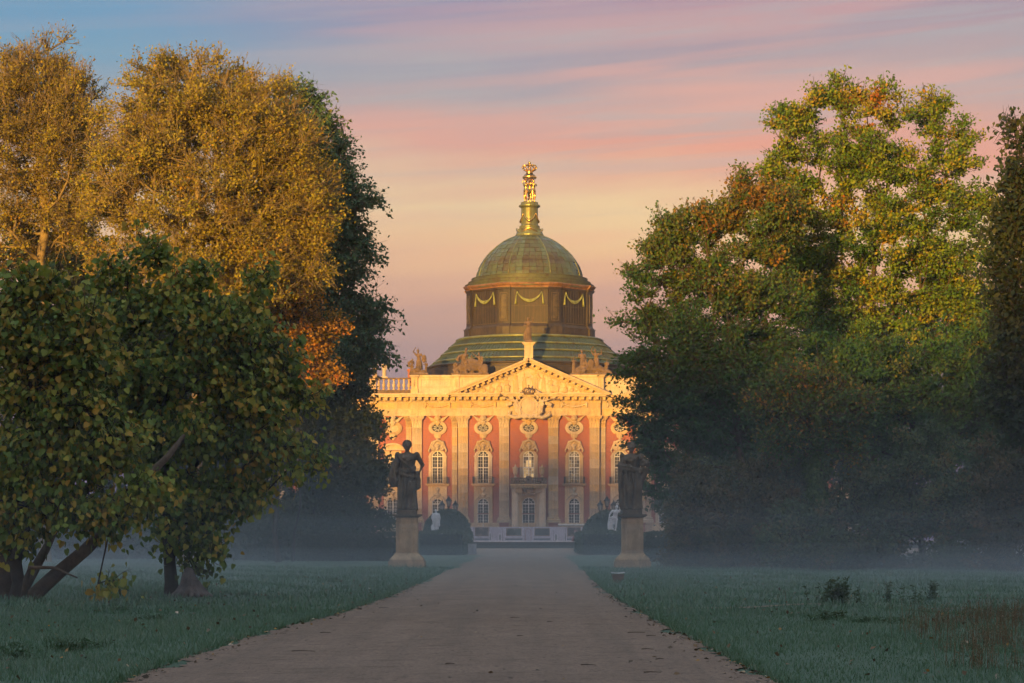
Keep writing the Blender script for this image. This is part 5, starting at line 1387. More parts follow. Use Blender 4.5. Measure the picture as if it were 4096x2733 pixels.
tree('broad_tree', 'broad deep green tree filling the shade below the tall maple', 102, 2120,
     [(1900, 860, 130, 80), (2060, 880, 130, 90), (2200, 860, 110, 100), (1980, 980, 140, 70), (2150, 990, 140, 80), (2290, 960, 80, 90), (2290, 800, 60, 80), (1820, 990, 90, 60)], 420, 52000, .17, LM['maplegreen'], bark_dark, 43, tn=.12, ntwig=10, clump=.25, tone0=.45, flat=.33, spread=.62, twig_len=.9)
tree('edge_tree', 'dark oak-like tree with jagged twigs standing nearer than the maple', 74, 2395,
     [(2325, 300, 16, 26), (2345, 350, 34, 40), (2335, 430, 40, 60), (2320, 530, 42, 60), (2350, 620, 70, 70), (2320, 700, 48, 60), (2345, 790, 60, 70), (2310, 880, 40, 60), (2360, 940, 70, 80), (2400, 500, 60, 120), (2420, 750, 60, 150)], 330, 16000, .20, LM['dark'], bark_dark, 44, ntwig=7, clump=.3, tone0=.6, flat=.7, spread=.6)
tree('ivy_clad_tree', 'thin brown-leaved tree whose trunk is wrapped in bright ivy', 88, 1878,
     [(1850, 880, 70, 40), (1780, 930, 60, 40), (1870, 950, 90, 50), (1950, 930, 60, 45), (1820, 1010, 70, 40), (1930, 1020, 50, 40)], 200, 11000, .15, LM['brownish'], bark, 45, ntwig=8, clump=.18, flat=.4, spread=.7, tone0=.5, trunk_top=9.0)
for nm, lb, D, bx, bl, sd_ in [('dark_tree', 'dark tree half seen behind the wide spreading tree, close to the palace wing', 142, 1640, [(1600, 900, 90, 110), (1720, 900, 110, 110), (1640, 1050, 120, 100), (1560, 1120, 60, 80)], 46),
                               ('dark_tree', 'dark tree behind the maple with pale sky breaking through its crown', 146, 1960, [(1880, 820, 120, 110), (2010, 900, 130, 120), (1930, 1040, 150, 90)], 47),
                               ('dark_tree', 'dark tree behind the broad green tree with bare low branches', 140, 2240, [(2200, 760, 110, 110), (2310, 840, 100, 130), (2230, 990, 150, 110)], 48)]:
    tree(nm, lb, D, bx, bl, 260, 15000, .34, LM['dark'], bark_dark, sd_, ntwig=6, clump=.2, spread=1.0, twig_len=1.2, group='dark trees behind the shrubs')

# ivy on the trunk
ivr = np.random.default_rng(5); n = 5200
it = bpy.data.objects['ivy_clad_tree']; ox, oy = it.location.x, it.location.y
zz = ivr.random(n) ** .8 * 7.6; aa = ivr.random(n) * 2 * np.pi; rr = (.30 + .16 * np.sin(zz * 2.1) + .10 * np.sin(zz * 5)) * ivr.uniform(.8, 1.25, n) * np.clip(1.35 - zz / 9, .5, 1.3)
sw_ = np.where(zz < 4.6, (4.6 - zz) * .05 * np.sin(zz * 1.2), 0)
P = np.stack([rr * np.cos(aa) + sw_, rr * np.sin(aa), zz], 1); N = np.stack([np.cos(aa), np.sin(aa), np.full(n, .4)], 1) + ivr.normal(0, .3, (n, 3))
V, Fq, tn = leaf_quads(ivr, P, nrm(N), nrm(ivr.normal(0, .5, (n, 3)) + np.array([0, 0, -1])), .15 * ivr.uniform(.7, 1.3, n), np.clip(ivr.normal(.5, .25, n), 0, 1), .85)
kind(link('ivy', np_mesh('ivy', V, Fq, tn), LM['ivy'], it), 'stuff')

# shrubs under the right-hand trees
SHR = [(1600, 1180, 75, 110, 93, 'rust', 'reddish brown shrub next to the right statue\'s pedestal'), (1730, 1170, 95, 115, 91, 'rust', 'tall russet shrub between the statue and the ivy-clad trunk'),
       (1985, 1170, 95, 110, 89, 'shrub', 'grey-green shrub growing just past the ivy-clad trunk'), (2110, 1120, 105, 130, 90, 'shrub', 'high rounded grey-green shrub under the broad green tree'),
       (2225, 1135, 90, 120, 87, 'shrub', 'dense dark shrub between the rounded shrub and the coppery one'), (2330, 1110, 95, 150, 85, 'rust', 'tallest coppery shrub at the foot of the oak-like tree'), (1830, 1230, 75, 70, 88, 'shrub', 'low green shrub at the foot of the ivy-clad trunk'),
       (1800, 1110, 80, 90, 104, 'shrub', 'tall green shrub standing in the shade behind the ivy-clad trunk'), (1690, 1090, 70, 80, 108, 'shrub', 'shaded green shrub behind the tall russet one')]
for k, (x, y, rx, ry, D, mk_, lb) in enumerate(SHR):
    tree('shrub', lb, D, x, [(x, y, rx, ry), (x - rx * .45, y + ry * .4, rx * .7, ry * .6), (x + rx * .5, y + ry * .35, rx * .7, ry * .65), (x + rx * .1, y + ry * .62, rx, ry * .5), (x + rx * .3, y - ry * .5, rx * .5, ry * .5), (x, 1285, rx * 1.15, 34)], 180, 17000, .155, LM[mk_], bark_dark, 60 + k, cat='shrub',
         ntwig=8, twig_len=.55, clump=.25, tone0=.5, flat=.6, spread=.5, depthr=.7, group='shrubs under the right-hand trees', trunk_top=1.6, r_tip=.006)
for k, (x, y, rx, ry, D, lb) in enumerate([(560, 1215, 80, 65, 126, 'misty dark shrub beyond the lawn past the catalpa trunk'), (660, 1225, 60, 45, 122, 'low misty shrub running up to the left hedge'), (440, 1215, 80, 70, 128, 'misty dark shrub behind the catalpa trunk and stump'), (300, 1215, 90, 70, 130, 'misty dark shrub seen beneath the leaning catalpa trunk'), (130, 1210, 100, 80, 128, 'misty dark shrub behind the many-stemmed catalpa')]):
    tree('shrub', lb, D, x, [(x, y, rx, ry), (x - rx * .6, y + ry * .3, rx * .7, ry * .7), (x + rx * .6, y + ry * .3, rx * .7, ry * .7), (x, 1262, rx * 1.2, 26)], 140, 8000, .26, LM['dark'], bark_dark, 80 + k, cat='shrub', ntwig=6, clump=.2, tone0=.5, spread=1.0, group='misty shrubs beyond the left lawn', trunk_top=1.5, r_tip=.006)
# two slim trunks in the misty gap beside the yew
for k, (x, D, lb) in enumerate([(672, 117, 'slim dark trunk in the misty gap before the palace wing'), (722, 119, 'slim dark trunk close to the yew beside the misty gap')]):
    tree('slim_tree', lb, D, x, [(x, 860, 50, 60), (x - 10, 790, 50, 50)], 70, 4500, .24, LM['ash'], bark_dark, 90 + k, ntwig=5, clump=.2, spread=.8, group='slim trees in the misty gap')
# ------------------------------------------------------------------ clipped hedges and rounded bushes
core = plain('hedge_core', (.012, .016, .009), .95, var=.2)
def leaf_skin(rng, P, N, size, mat, name, root, tone0=.5):
    n = len(P); T = nrm(np.cross(N, rng.normal(0, 1, (n, 3))) + N * .5)
    V, Fq, tn = leaf_quads(rng, P, nrm(N + rng.normal(0, .45, (n, 3))), T, size * rng.uniform(.6, 1.4, n), np.clip(rng.normal(tone0, .25, n), 0, 1), .7)
    kind(link(name, np_mesh(name, V, Fq, tn), mat, root), 'stuff')
def hedge(label, x0, x1, y0, y1, h, seed, n):
    rng = np.random.default_rng(seed); cx_, cy_ = (x0 + x1) / 2, (y0 + y1) / 2
    root = thing('hedge', label, 'hedge', (cx_, cy_, 0)); a, b = (x1 - x0) / 2, (y1 - y0) / 2
    m = MB(); m.box(-a + .12, a - .12, -b + .12, b - .12, 0, h - .12); part('stems', m, core, root)
    areas = np.array([2 * a * h, 2 * a * h * .3, 2 * b * h, 2 * b * h, 4 * a * b]); fc = rng.choice(5, n, p=areas / areas.sum()); u, v = rng.uniform(-1, 1, n), rng.random(n)
    P = np.zeros((n, 3)); N = np.zeros((n, 3))
    for f, (nx_, ny_) in enumerate(((0, -1), (0, 1), (-1, 0), (1, 0))):
        s = fc == f
        if ny_: P[s] = np.stack([u[s] * a, np.full(s.sum(), ny_ * b), v[s] * h], 1)
        else: P[s] = np.stack([np.full(s.sum(), nx_ * a), u[s] * b, v[s] * h], 1)
        N[s] = (nx_, ny_, .1)
    s = fc == 4; P[s] = np.stack([u[s] * a, rng.uniform(-1, 1, s.sum()) * b, np.full(s.sum(), h)], 1); N[s] = (0, 0, 1)
    P += rng.normal(0, .05, (n, 3)) + .05 * np.sin(P[:, [1, 2, 0]] * 2.3 + seed)
    P[:, 2] = np.clip(P[:, 2], .02, None)
    leaf_skin(rng, P, N, .11, LM['hedge'], 'leaves', root)
    return root
# long hedges left and right of the avenue mouth, with the end faces at the path
hz_ = wz(2130, 150)
hedge('clipped dark hedge running back along the path behind the left statue', wx(1680, 152), wx(1854, 152), 150, 172, hz_, 1, 16000)
hedge('clipped dark hedge running back along the path behind the right statue', wx(2324, 154), wx(2530, 154), 152, 172, hz_, 2, 16000)
hedge('long low brown hedge between the left statue and the misty shrubs', wx(1200, 118), wx(1610, 118), 118, 120.5, wz(2142, 118), 3, 17000)
hedge('low hedge running from the right statue into the russet shrubs', wx(2560, 116), wx(2900, 116), 116, 118.5, wz(2140, 116), 4, 14000)
def round_bush(label, x0, x1, ytop, D, seed, n=15000):
    rng = np.random.default_rng(seed); a = (wx(x1, D) - wx(x0, D)) / 2; c = (wx(x0, D) + wx(x1, D)) / 2; h = wz(ytop, D)
    root = thing('round_bush', label, 'bush', (c, D, 0), 0, 'rounded bushes before the palace'); z0 = h * .42
    m = MB(); m.ball((0, 0, z0), 1, 20, 12, (a * .93, a * .93, h - z0 - .1)); m.lathe([(a * .8, 0), (a * .9, z0)], 20); part('stems', m, core, root)
    d = nrm(rng.normal(0, 1, (n, 3))); low = rng.random(n) < .35
    P = d * np.array([a, a, h - z0]); P[:, 2] = np.abs(P[:, 2]) + z0
    th = rng.random(n) * 2 * np.pi; P[low] = np.stack([a * .98 * np.cos(th[low]), a * .98 * np.sin(th[low]), rng.random(low.sum()) * z0], 1); d[low] = np.stack([np.cos(th[low]), np.sin(th[low]), 0 * th[low]], 1)
    P *= (1 + .05 * np.sin(P[:, [2, 0, 1]] * 2.0 + seed).sum(1) / 2 + rng.normal(0, .02, n))[:, None]
    leaf_skin(rng, P, d, .13, LM['hedge'], 'leaves', root)
round_bush('wide rounded bush behind the left marble figure', 1700, 1876, 2032, 178, 5)
round_bush('wide rounded bush behind the right marble figure', 2336, 2520, 2044, 178, 6)
# ------------------------------------------------------------------ the two dark statues on pedestals
DS = 95.0; KS = DS / F4
def pedestal(name, label, x4):
    root = thing(name, label, 'statue', (wx(x4, DS), DS, 0))
    z = lambda v: wz(v, DS)
    m = MB()
    m.box(-.75, .75, -.75, .75, -.1, z(2245)); m.box(-.70, .70, -.70, .70, z(2245), z(2238)); 
    prof = [(.70, z(2238)), (.66, z(2232)), (.58, z(2224)), (.50, z(2217)), (.47, z(2211))]
    for (a, za), (b, zb) in zip(prof, prof[1:]):
        m.add([(-a, -a, za), (a, -a, za), (a, a, za), (-a, a, za), (-b, -b, zb), (b, -b, zb), (b, b, zb), (-b, b, zb)], [(0, 1, 5, 4), (1, 2, 6, 5), (2, 3, 7, 6), (3, 0, 4, 7)])
    part('base', m, pedestal_stone, root)
    m = MB(); m.box(-.445, .445, -.445, .445, z(2212), z(2095)); part('die', m, pedestal_stone, root)
    m = MB(); a, b, c, d = -.29, .29, z(2207), z(2112)
    for (p, q, r_, t) in ((a, b, c, c + .03), (a, b, d - .03, d), (a, a + .03, c + .03, d - .03), (b - .03, b, c + .03, d - .03)): m.box(p, q, -.47, -.44, r_, t)
    part('panel_moulding', m, pedestal_stone, root)
    m = MB(); m.box(-.47, .47, -.47, .47, z(2095), z(2092)); m.box(-.44, .44, -.44, .44, z(2092), z(2071)); m.box(-.07, .07, -.46, -.43, z(2092), z(2071)); part('neck', m, pedestal_stone, root)
    m = MB()
    for (v0, v1, o) in ((2071, 2068, .48), (2068, 2064.5, .54), (2064.5, 2058, .59)): m.box(-o, o, -o, o, z(v0), z(v1))
    part('cap', m, statue_stone, root)
    m = MB(); m.box(-.40, .40, -.38, .38, z(2058), z(2040)); part('plinth', m, statue_stone, root)
    return root, z(2040)
def drape(m, pts, rad): m.tube(pts, rad, 7)
rootL, zL = pedestal('draped_statue', 'dark stone woman with hand on hip and gathered robe on a sandstone pedestal', 1629)
m = MB(); H = wz(1762, DS) - zL
fig(m, (0, 0, 0), H, .12, True, [(-.13, .01, .80), (-.19, .0, .64), (-.17, -.06, .50)], [(.13, .01, .80), (.21, .01, .65), (.155, -.05, .53)], hair=1.12, wide=1.06, folds=8, phase=.4)
s = H
def SP(x, y, z): return (x * s, y * s, z * s)
# cloak over the left arm falling to the side, rolled cloth at the waist, long folds
rings(m, [(.34 * s, -.185 * s, .02 * s, .05 * s, .05 * s, .2), (.42 * s, -.19 * s, .01 * s, .075 * s, .06 * s, .2), (.52 * s, -.19 * s, 0, .075 * s, .06 * s, .15), (.62 * s, -.175 * s, 0, .06 * s, .055 * s, .1), (.72 * s, -.15 * s, .01 * s, .05 * s, .05 * s, .05), (.80 * s, -.11 * s, .01 * s, .04 * s, .04 * s)], 24, 6, .15)
drape(m, [SP(-.13, -.04, .80), SP(-.06, -.085, .70), SP(.04, -.09, .62), SP(.11, -.06, .56)], [.018 * s, .02 * s, .02 * s, .018 * s])
drape(m, [SP(-.11, -.05, .60), SP(-.02, -.085, .575), SP(.07, -.085, .585), SP(.12, -.03, .63)], [.022 * s, .024 * s, .024 * s, .02 * s])
drape(m, [SP(-.10, -.08, .52), SP(0, -.105, .49), SP(.09, -.09, .47), SP(.13, -.03, .50)], [.02 * s, .024 * s, .026 * s, .024 * s])
for q in range(4): drape(m, [SP(-.12 + .02 * q, -.075, .56 - .03 * q), SP(.0, -.10, .47 - .03 * q), SP(.11, -.07, .42 - .03 * q)], [.010 * s, .014 * s, .012 * s])
drape(m, [SP(.13, -.04, .56), SP(.155, -.03, .44), SP(.15, -.03, .33), SP(.13, -.02, .30)], [.03 * s, .045 * s, .05 * s, .02 * s])
for x0, x1, a in ((-.07, -.09, .5), (-.02, -.035, .48), (.03, .03, .47), (.07, .09, .45), (.11, .12, .42), (-.11, -.12, .5)): drape(m, [SP(x0, -.105, a), SP((x0 + x1) / 2, -.115, a * .6), SP(x1, -.12, .02)], [.012 * s, .018 * s, .022 * s])
m.ball(SP(.05, -.13, .30), .045 * s, 8, 6, (1, .8, 2.6)); rings(m, [(.82 * s, 0, .02 * s, .12 * s, .05 * s), (.78 * s, 0, .03 * s, .13 * s, .055 * s), (.6 * s, -.02 * s, .04 * s, .12 * s, .05 * s), (.3 * s, -.02 * s, .04 * s, .13 * s, .06 * s), (0, 0, .03 * s, .14 * s, .08 * s)][::-1], 24, 7, .08)
link('figure', sculpt('figure', m, .026, 1, .02, .12), statue_stone, rootL, (0, 0, zL - .02))

rootR, zR = pedestal('draped_statue', 'dark stone woman holding a fruit horn on a sandstone pedestal under overhanging branches', 2529)
m = MB(); H = wz(1768, DS) - zR; s = H
fig(m, (-.03, 0, 0), H, -.15, True, [(-.13, .01, .80), (-.18, -.03, .66), (-.03, -.12, .645)], [(.13, .01, .80), (.18, .0, .68), (.15, -.08, .60)], hair=1.08, wide=1.06, folds=9, phase=1.7)
rings(m, [(.0, -.13 * s, .0, .04 * s, .05 * s, .2), (.2, -.14 * s, 0, .05 * s, .06 * s, .2), (.30 * s, -.16 * s, 0, .045 * s, .06 * s, .2), (.45 * s, -.17 * s, 0, .04 * s, .06 * s, .15), (.62 * s, -.16 * s, 0, .05 * s, .06 * s, .1), (.78 * s, -.11 * s, .01 * s, .05 * s, .05 * s)], 22, 5, .15)
# cornucopia held at the hip
m.tube([SP(.13, -.05, .36), SP(.15, -.07, .46), SP(.17, -.07, .56), SP(.18, -.06, .62)], [.02 * s, .04 * s, .06 * s, .075 * s], 10)
for k in range(9): a = 2 * PI * k / 9; m.ball(SP(.18 + .05 * math.cos(a), -.06 + .045 * math.sin(a), .66 + .02 * (k % 3)), .034 * s, 7, 5)
m.ball(SP(.18, -.07, .70), .05 * s)
m.tube([SP(-.14, -.06, .60), SP(-.02, -.115, .60), SP(.10, -.08, .585)], [.035 * s, .04 * s, .035 * s], 8)
for x0, x1, zz, w in ((-.10, -.055, .57, .02), (-.05, -.03, .55, .014), (.0, .03, .56, .016), (.04, .07, .57, .02), (.085, .10, .55, .02), (.11, .12, .5, .022), (-.13, -.12, .5, .02)):
    m.tube([SP(x0, -.105, zz), SP((x0 + x1) / 2 + .012, -.125, .38), SP(x1, -.12, .16), SP(x1 + .01, -.125, .02)], [w * s * .7, w * s, w * s * 1.1, w * s * 1.2], 7)
m.ball(SP(-.045, -.115, .30), .05 * s, 8, 6, (1, .8, 2.8))
rings(m, [(0, .0, .03 * s, .135 * s, .07 * s), (.3 * s, 0, .04 * s, .13 * s, .06 * s), (.6 * s, 0, .04 * s, .12 * s, .05 * s), (.8 * s, 0, .03 * s, .12 * s, .05 * s)], 24, 7, .08)
link('figure', sculpt('figure', m, .026, 1, .02, .12), statue_stone, rootR, (0, 0, zR - .02))

# ------------------------------------------------------------------ white marble figures beyond the hedges
DM = 170.0
def marble_statue(label, x4, vtop, vbase, face, build):
    h0 = wz(vbase, DM); H = wz(vtop, DM) - h0
    root = thing('marble_statue', label, 'statue', (wx(x4, DM), DM + 3, 0))
    m = MB(); m.box(-.5, .5, -.5, .5, -.05, .3); m.box(-.4, .4, -.4, .4, .3, h0 - .2); m.box(-.48, .48, -.48, .48, h0 - .2, h0 - .02); part('pedestal', m, marble, root)
    m = MB(); build(m, H); link('figure', sculpt('figure', m, .035, 1), marble, root, (0, 0, h0 - .04), face)
def mL(m, H):
    fig(m, (0, 0, 0), H, 0, True, [(-.12, 0, .8), (-.17, .02, .64), (-.14, -.06, .5)], folds=10, phase=.8, wide=1.1)
    rings(m, [(.28 * H, -.03 * H, 0, .16 * H, .11 * H, .12), (.5 * H, -.02 * H, 0, .155 * H, .11 * H, .1), (.75 * H, 0, 0, .15 * H, .09 * H, .05), (.84 * H, 0, 0, .08 * H, .06 * H)], 30, 9, .1)
    fig(m, (.17 * H, -.02, 0), H * .38, .3, False); m.ball((0, 0, .05), .35, 10, 6, (1.2, 1, .5))
def mR(m, H):
    fig(m, (.02, 0, 0), H, .3, False, [(-.12, 0, .8), (-.2, 0, .68), (-.22, -.06, .55)], [(.12, 0, .8), (.2, 0, .9), (.12, 0, 1.02)], lean=.12)
    rings(m, [(0, -.1 * H, 0, .10 * H, .09 * H, .1), (.3 * H, -.1 * H, 0, .09 * H, .08 * H, .2), (.55 * H, -.05 * H, 0, .11 * H, .09 * H, .15), (.6 * H, 0, 0, .06 * H, .05 * H)], 24, 7, .15)
    m.tube([(-.25, 0, .1), (-.32, 0, .7), (-.3, 0, 1.1)], [.2, .16, .1], 8); m.ball((0, 0, .05), .35, 10, 6, (1.2, 1, .5))
marble_statue('white marble figure wrapped in a cloak seen from behind above the left hedge', 1737, 2034, 2129, PI * .95, mL)
marble_statue('white marble nude with raised arm among leaves above the right hedge', 2460, 2017, 2129, -.2, mR)

# ------------------------------------------------------------------ three-armed lanterns
DL = 205.0
def lamp(label, x4):
    root = thing('street_lamp', label, 'lamp', (wx(x4, DL), DL, 0), 0, 'three-armed lanterns before the palace')
    zt = wz(1990, DL); zs = wz(2045, DL)
    m = MB(); m.lathe([(.32, 0), (.32, .12), (.24, .2), (.2, .5), (.26, .56), (.12, .7), (.10, 1.2), (.14, 1.25), (.09, 1.32), (.075, zs - .3), (.12, zs - .2), (.1, zs)], 12); part('post', m, iron, root)
    m = MB()
    for s in (-1, 1):
        m.tube([(0, 0, zs - .5), (s * .25, 0, zs - .62), (s * .55, 0, zs - .45), (s * .60, 0, zs - .2), (s * .60, 0, zs + .05)], .035, 6)
        m.tube([(s * .08 + .17 * math.cos(t / 8 * 2 * PI) + s * .2, 0, zs - .1 + .17 * math.sin(t / 8 * 2 * PI)) for t in range(9)], .025, 5)
        m.tube([(s * .55, 0, zs - .4), (s * .4, 0, zs - .3), (s * .3, 0, zs - .45)], .02, 5)
    m.tube([(0, 0, zs - .3), (0, 0, zs + .45)], .05, 6); part('arms', m, iron, root)
    gm = plain('lamp_glass', (.32, .27, .22), .25, var=.05) if 'lamp_glass' not in MATS else MATS['lamp_glass']
    for (x, z) in ((-.60, zs + .02), (.60, zs + .02), (0, zs + .42)):
        ln = MB(); ln.lathe([(.12, 0), (.24, .5)], 6); g_ = part('lantern', ln, gm, root, (x, 0, z))
        f = MB(); f.lathe([(.28, .5), (.30, .54), (.16, .72), (.10, .76), (.10, .84), (.04, .9), (.02, 1.02)], 6)
        for k in range(6):
            a = 2 * PI * k / 6; f.tube([(.125 * math.cos(a), .125 * math.sin(a), 0), (.25 * math.cos(a), .25 * math.sin(a), .51)], .02, 4)
        f.lathe([(.05, -.1), (.14, 0), (.14, .03)], 6); part('lantern_frame', f, iron, g_)
lamp('black three-armed lantern between the left bush and the palace', 1795)
lamp('black three-armed lantern between the right bush and the palace', 2428)
# ------------------------------------------------------------------ printed hoarding on the terrace
DH = 228.0
hz0, hz1 = wz(2167.5, DH), wz(2108, DH)
hx = lambda x4: wx(x4, DH)
hoard = thing('printed_hoarding', 'long lilac hoarding printed with a mirrored hall and framed paintings below the palace windows', 'hoarding', (hx(2115), DH, .6))
wallp = plain('print_wall', (.40, .38, .47), .6, var=.10, nscale=1.3, streak=((.58, .56, .64), .7))
def pic_mat(name, a, b_, c_):
    m, g, b = newmat(name); tc = g.n('ShaderNodeTexCoord').outputs['Object']
    n = g.noise(g.mapping(tc, (1, 1, 1.2)), 1.5, 5, .65); g.set(b, 'Base Color', g.ramp(n, [(.35, a), (.52, b_), (.66, c_)])); b.inputs['Roughness'].default_value = .5
    return m
pics = [pic_mat('print_a', (.02, .018, .02), (.07, .05, .045), (.26, .20, .20)), pic_mat('print_b', (.02, .025, .022), (.05, .055, .05), (.32, .28, .32)), pic_mat('print_c', (.03, .03, .034), (.045, .045, .048), (.08, .08, .085))]
frm = plain('print_gilt', (.22, .14, .08), .6, var=.2); pw = plain('print_white', (.60, .60, .66), .6, var=.08, nscale=3); pd = plain('print_slate', (.10, .13, .17), .6, var=.15); pr = plain('print_red', (.30, .13, .13), .6, var=.2, nscale=4)
X0 = hx(2115); B = hz0 - .6
def rel(x4): return hx(x4) - X0
zof = lambda v: wz(v, DH) - .6
edges = [1858, 1895, 1958, 2010, 2098, 2128, 2215, 2262, 2330, 2368]
for a, b_ in zip(edges, edges[1:]):
    m = MB(); m.box(rel(a) + .01, rel(b_) - .01, 0, .06, B, hz1 - .6); part('panel', m, wallp, hoard)
m = MB()
for a in edges: m.tube([(rel(a), .12, 0), (rel(a), .12, hz1 - .65)], .03, 6); m.tube([(rel(a), .12, hz1 - 1.2), (rel(a), 1.0, 0)], .02, 5)
part('stand', m, iron, hoard)
def flat(name, mat, x0, x1, v0, v1, d): m = MB(); m.box(rel(x0), rel(x1), -d, 0, zof(v0), zof(v1)); return part(name, m, mat, hoard)
for (x0, x1, v0, v1, pm) in ((1899, 1955, 2145, 2109.5, pics[0]), (2025, 2086, 2144, 2113, pics[1]), (2138, 2199, 2144, 2113, pics[2]), (2269, 2323, 2146, 2109.5, pics[0])):
    flat('printed_frame', frm, x0, x1, v0, v1, .006); flat('printed_painting', pm, x0 + 2.5, x1 - 2.5, v0 - 2.5, v1 + 2, .010)
for (x0, x1) in ((1898, 1955), (2021, 2090), (2135, 2202), (2268, 2310)): flat('printed_dado', pd, x0, x1, 2161, 2154, .005)
flat('printed_floor', pw, 1872, 2366, 2167.4, 2162.5, .004)
for (xc, w, v1) in ((1885, 6, 2118), (1961, 5, 2130), (2000, 6, 2133), (2113, 12, 2114), (2224, 6, 2133), (2261, 5, 2130), (2342, 8, 2116)):
    m = MB(); o = arch(w * DH / F4, zof(2162), zof(v1 + w), n=10); m.ringstrip(o, arch((w - 2) * DH / F4, zof(2162), zof(v1 + w), n=10), -.012, -.002); part('printed_arch', m, pw if w < 12 else pr, hoard)
    if w < 12: flat('printed_door', pd, xc - w + 3, xc + w - 3, 2160, v1 + w, .003).location.x = 0
    for ch in [c for c in hoard.children if c.name.startswith('printed_arch')][-1:]: ch.location.x = rel(xc)
m = MB(); m.ball((0, 0, .98), .16, 8, 6, (1, .1, 1)); rings(m, [(0, 0, 0, .42, .03), (.5, 0, 0, .22, .03), (.85, 0, 0, .12, .02)], 12); part('printed_figure', m, pr, hoard, (rel(2301), -.02, B + .05))
m = MB(); m.lathe([(.3, 0), (.34, .5), (.28, 1.0)], 8, sy=.08); part('printed_armchair', m, pw, hoard, (rel(2310), -.03, B))

# white slatted canopy roof and lit box behind the hoarding
aw = thing('canopy_roof', 'low white slatted canopy roof standing behind the hoarding against the right windows', 'canopy', (wx(2286, 246), 246, .6))
z0 = wz(2106, 246) - .6; z1 = wz(2095, 246) - .6
for k in range(9):
    m = MB(); a = (k - 4.5) * .318; m.box(a + .01, a + .30, -.6, .6, z0 + .1, z1 - .04 * (k % 2)); part('slat', m, win_white, aw)
m = MB(); m.box(-1.5, 1.5, -.5, .5, z0, z0 + .1); 
for s in (-1, 1): m.box(s * 1.35 - .04, s * 1.35 + .04, -.04, .04, 0, z0)
part('frame', m, iron, aw)

# ------------------------------------------------------------------ notice board by the path
DN = 153.0
nb = thing('notice_board', 'small white notice board beside the path at the end of the left hedge', 'notice board', (wx(1889, DN), DN, 0))
zt = wz(2176, DN); hw = .268
m = MB(); m.box(-hw, hw, -.02, .02, .06, zt); part('board', m, plain('board_white', (.42, .44, .50), .5, var=.04), nb)
m = MB()
for (a, b_, c, d) in ((-hw - .02, -hw, 0, zt + .02), (hw, hw + .02, 0, zt + .02), (-hw, hw, zt, zt + .02), (-hw, hw, .04, .06)): m.box(a, b_, -.03, .03, c, d)
part('frame', m, plain('board_frame', (.25, .26, .28), .5), nb)
ink = plain('print_ink', (.16, .17, .20), .6)
m = MB(); rr_ = random.Random(2)
for (a, b_, c, d) in ((-.17, .17, .50, .505), (-.17, -.165, .12, .50), (.165, .17, .12, .50), (-.17, .17, .12, .125), (-.17, .17, .36, .365)): m.box(a, b_, -.024, -.019, c, d)
for k in range(4): m.box(-.13, -.13 + rr_.uniform(.15, .26), -.024, -.019, .56 + .022 * k, .566 + .022 * k)
for k in range(5): m.box(-.13, -.13 + rr_.uniform(.16, .26), -.024, -.019, .16 + .035 * k, .168 + .035 * k)
m.ball((0, -.02, .43), .035, 8, 6, (1, .1, 1)); part('printing', m, ink, nb)

# ------------------------------------------------------------------ floodlight box on a stump in the grass
DF = 66.0
fl = thing('ground_floodlight', 'low wooden post with a wide white open lid beside the path in the right lawn', 'floodlight', (wx(2472, DF), DF, 0))
m = MB(); m.box(-.13, .13, -.12, .12, 0, .12); m.prism([(-.15, .10), (.15, .10), (.18, .24), (-.18, .24)], -.16, .16); part('box', m, plain('weathered_wood', (.16, .115, .08), .9, var=.2, bump=.3), fl)
m = MB(); wl = plain('lid_white', (.62, .66, .72), .4, var=.05)
for s in (-1, 1):
    m = MB(); m.prism([(0, .255), (s * .19, .275), (s * .19, .30), (0, .275)] if s > 0 else [(0, .275), (-.19, .30), (-.19, .275), (0, .255)], -.2, .2); part('lid', m, wl, fl)

# ------------------------------------------------------------------ tree stump beside the catalpa
DT = 50.2
st = thing('tree_stump', 'grey splayed dead root stump leaning against the straight catalpa trunk', 'stump', (wx(765, DT), DT, 0)); sm_ = MB(); r_ = random.Random(6)
for k in range(11):
    a = k / 10 * PI * 1.15 - .35; ex, ey = math.cos(a) * .45, -abs(math.sin(a)) * .35
    sm_.tube([(-.06 + r_.uniform(-.06, .06), r_.uniform(-.05, .05), .55 + r_.uniform(-.12, .12)), (ex * .3, ey * .4, .30), (ex * .7, ey * .8, .10), (ex * 1.1, ey * 1.1, -.02)], [.07, .085, .07, .04], 7)
sm_.ball((-.05, 0, .3), .2, 10, 8, (1, .8, 1.6)); link('wood', sculpt('wood', sm_, .022, 1, .02, .06), plain('dead_wood', (.10, .09, .085), .95, var=.25, nscale=4, bump=.6, bscale=20), st)

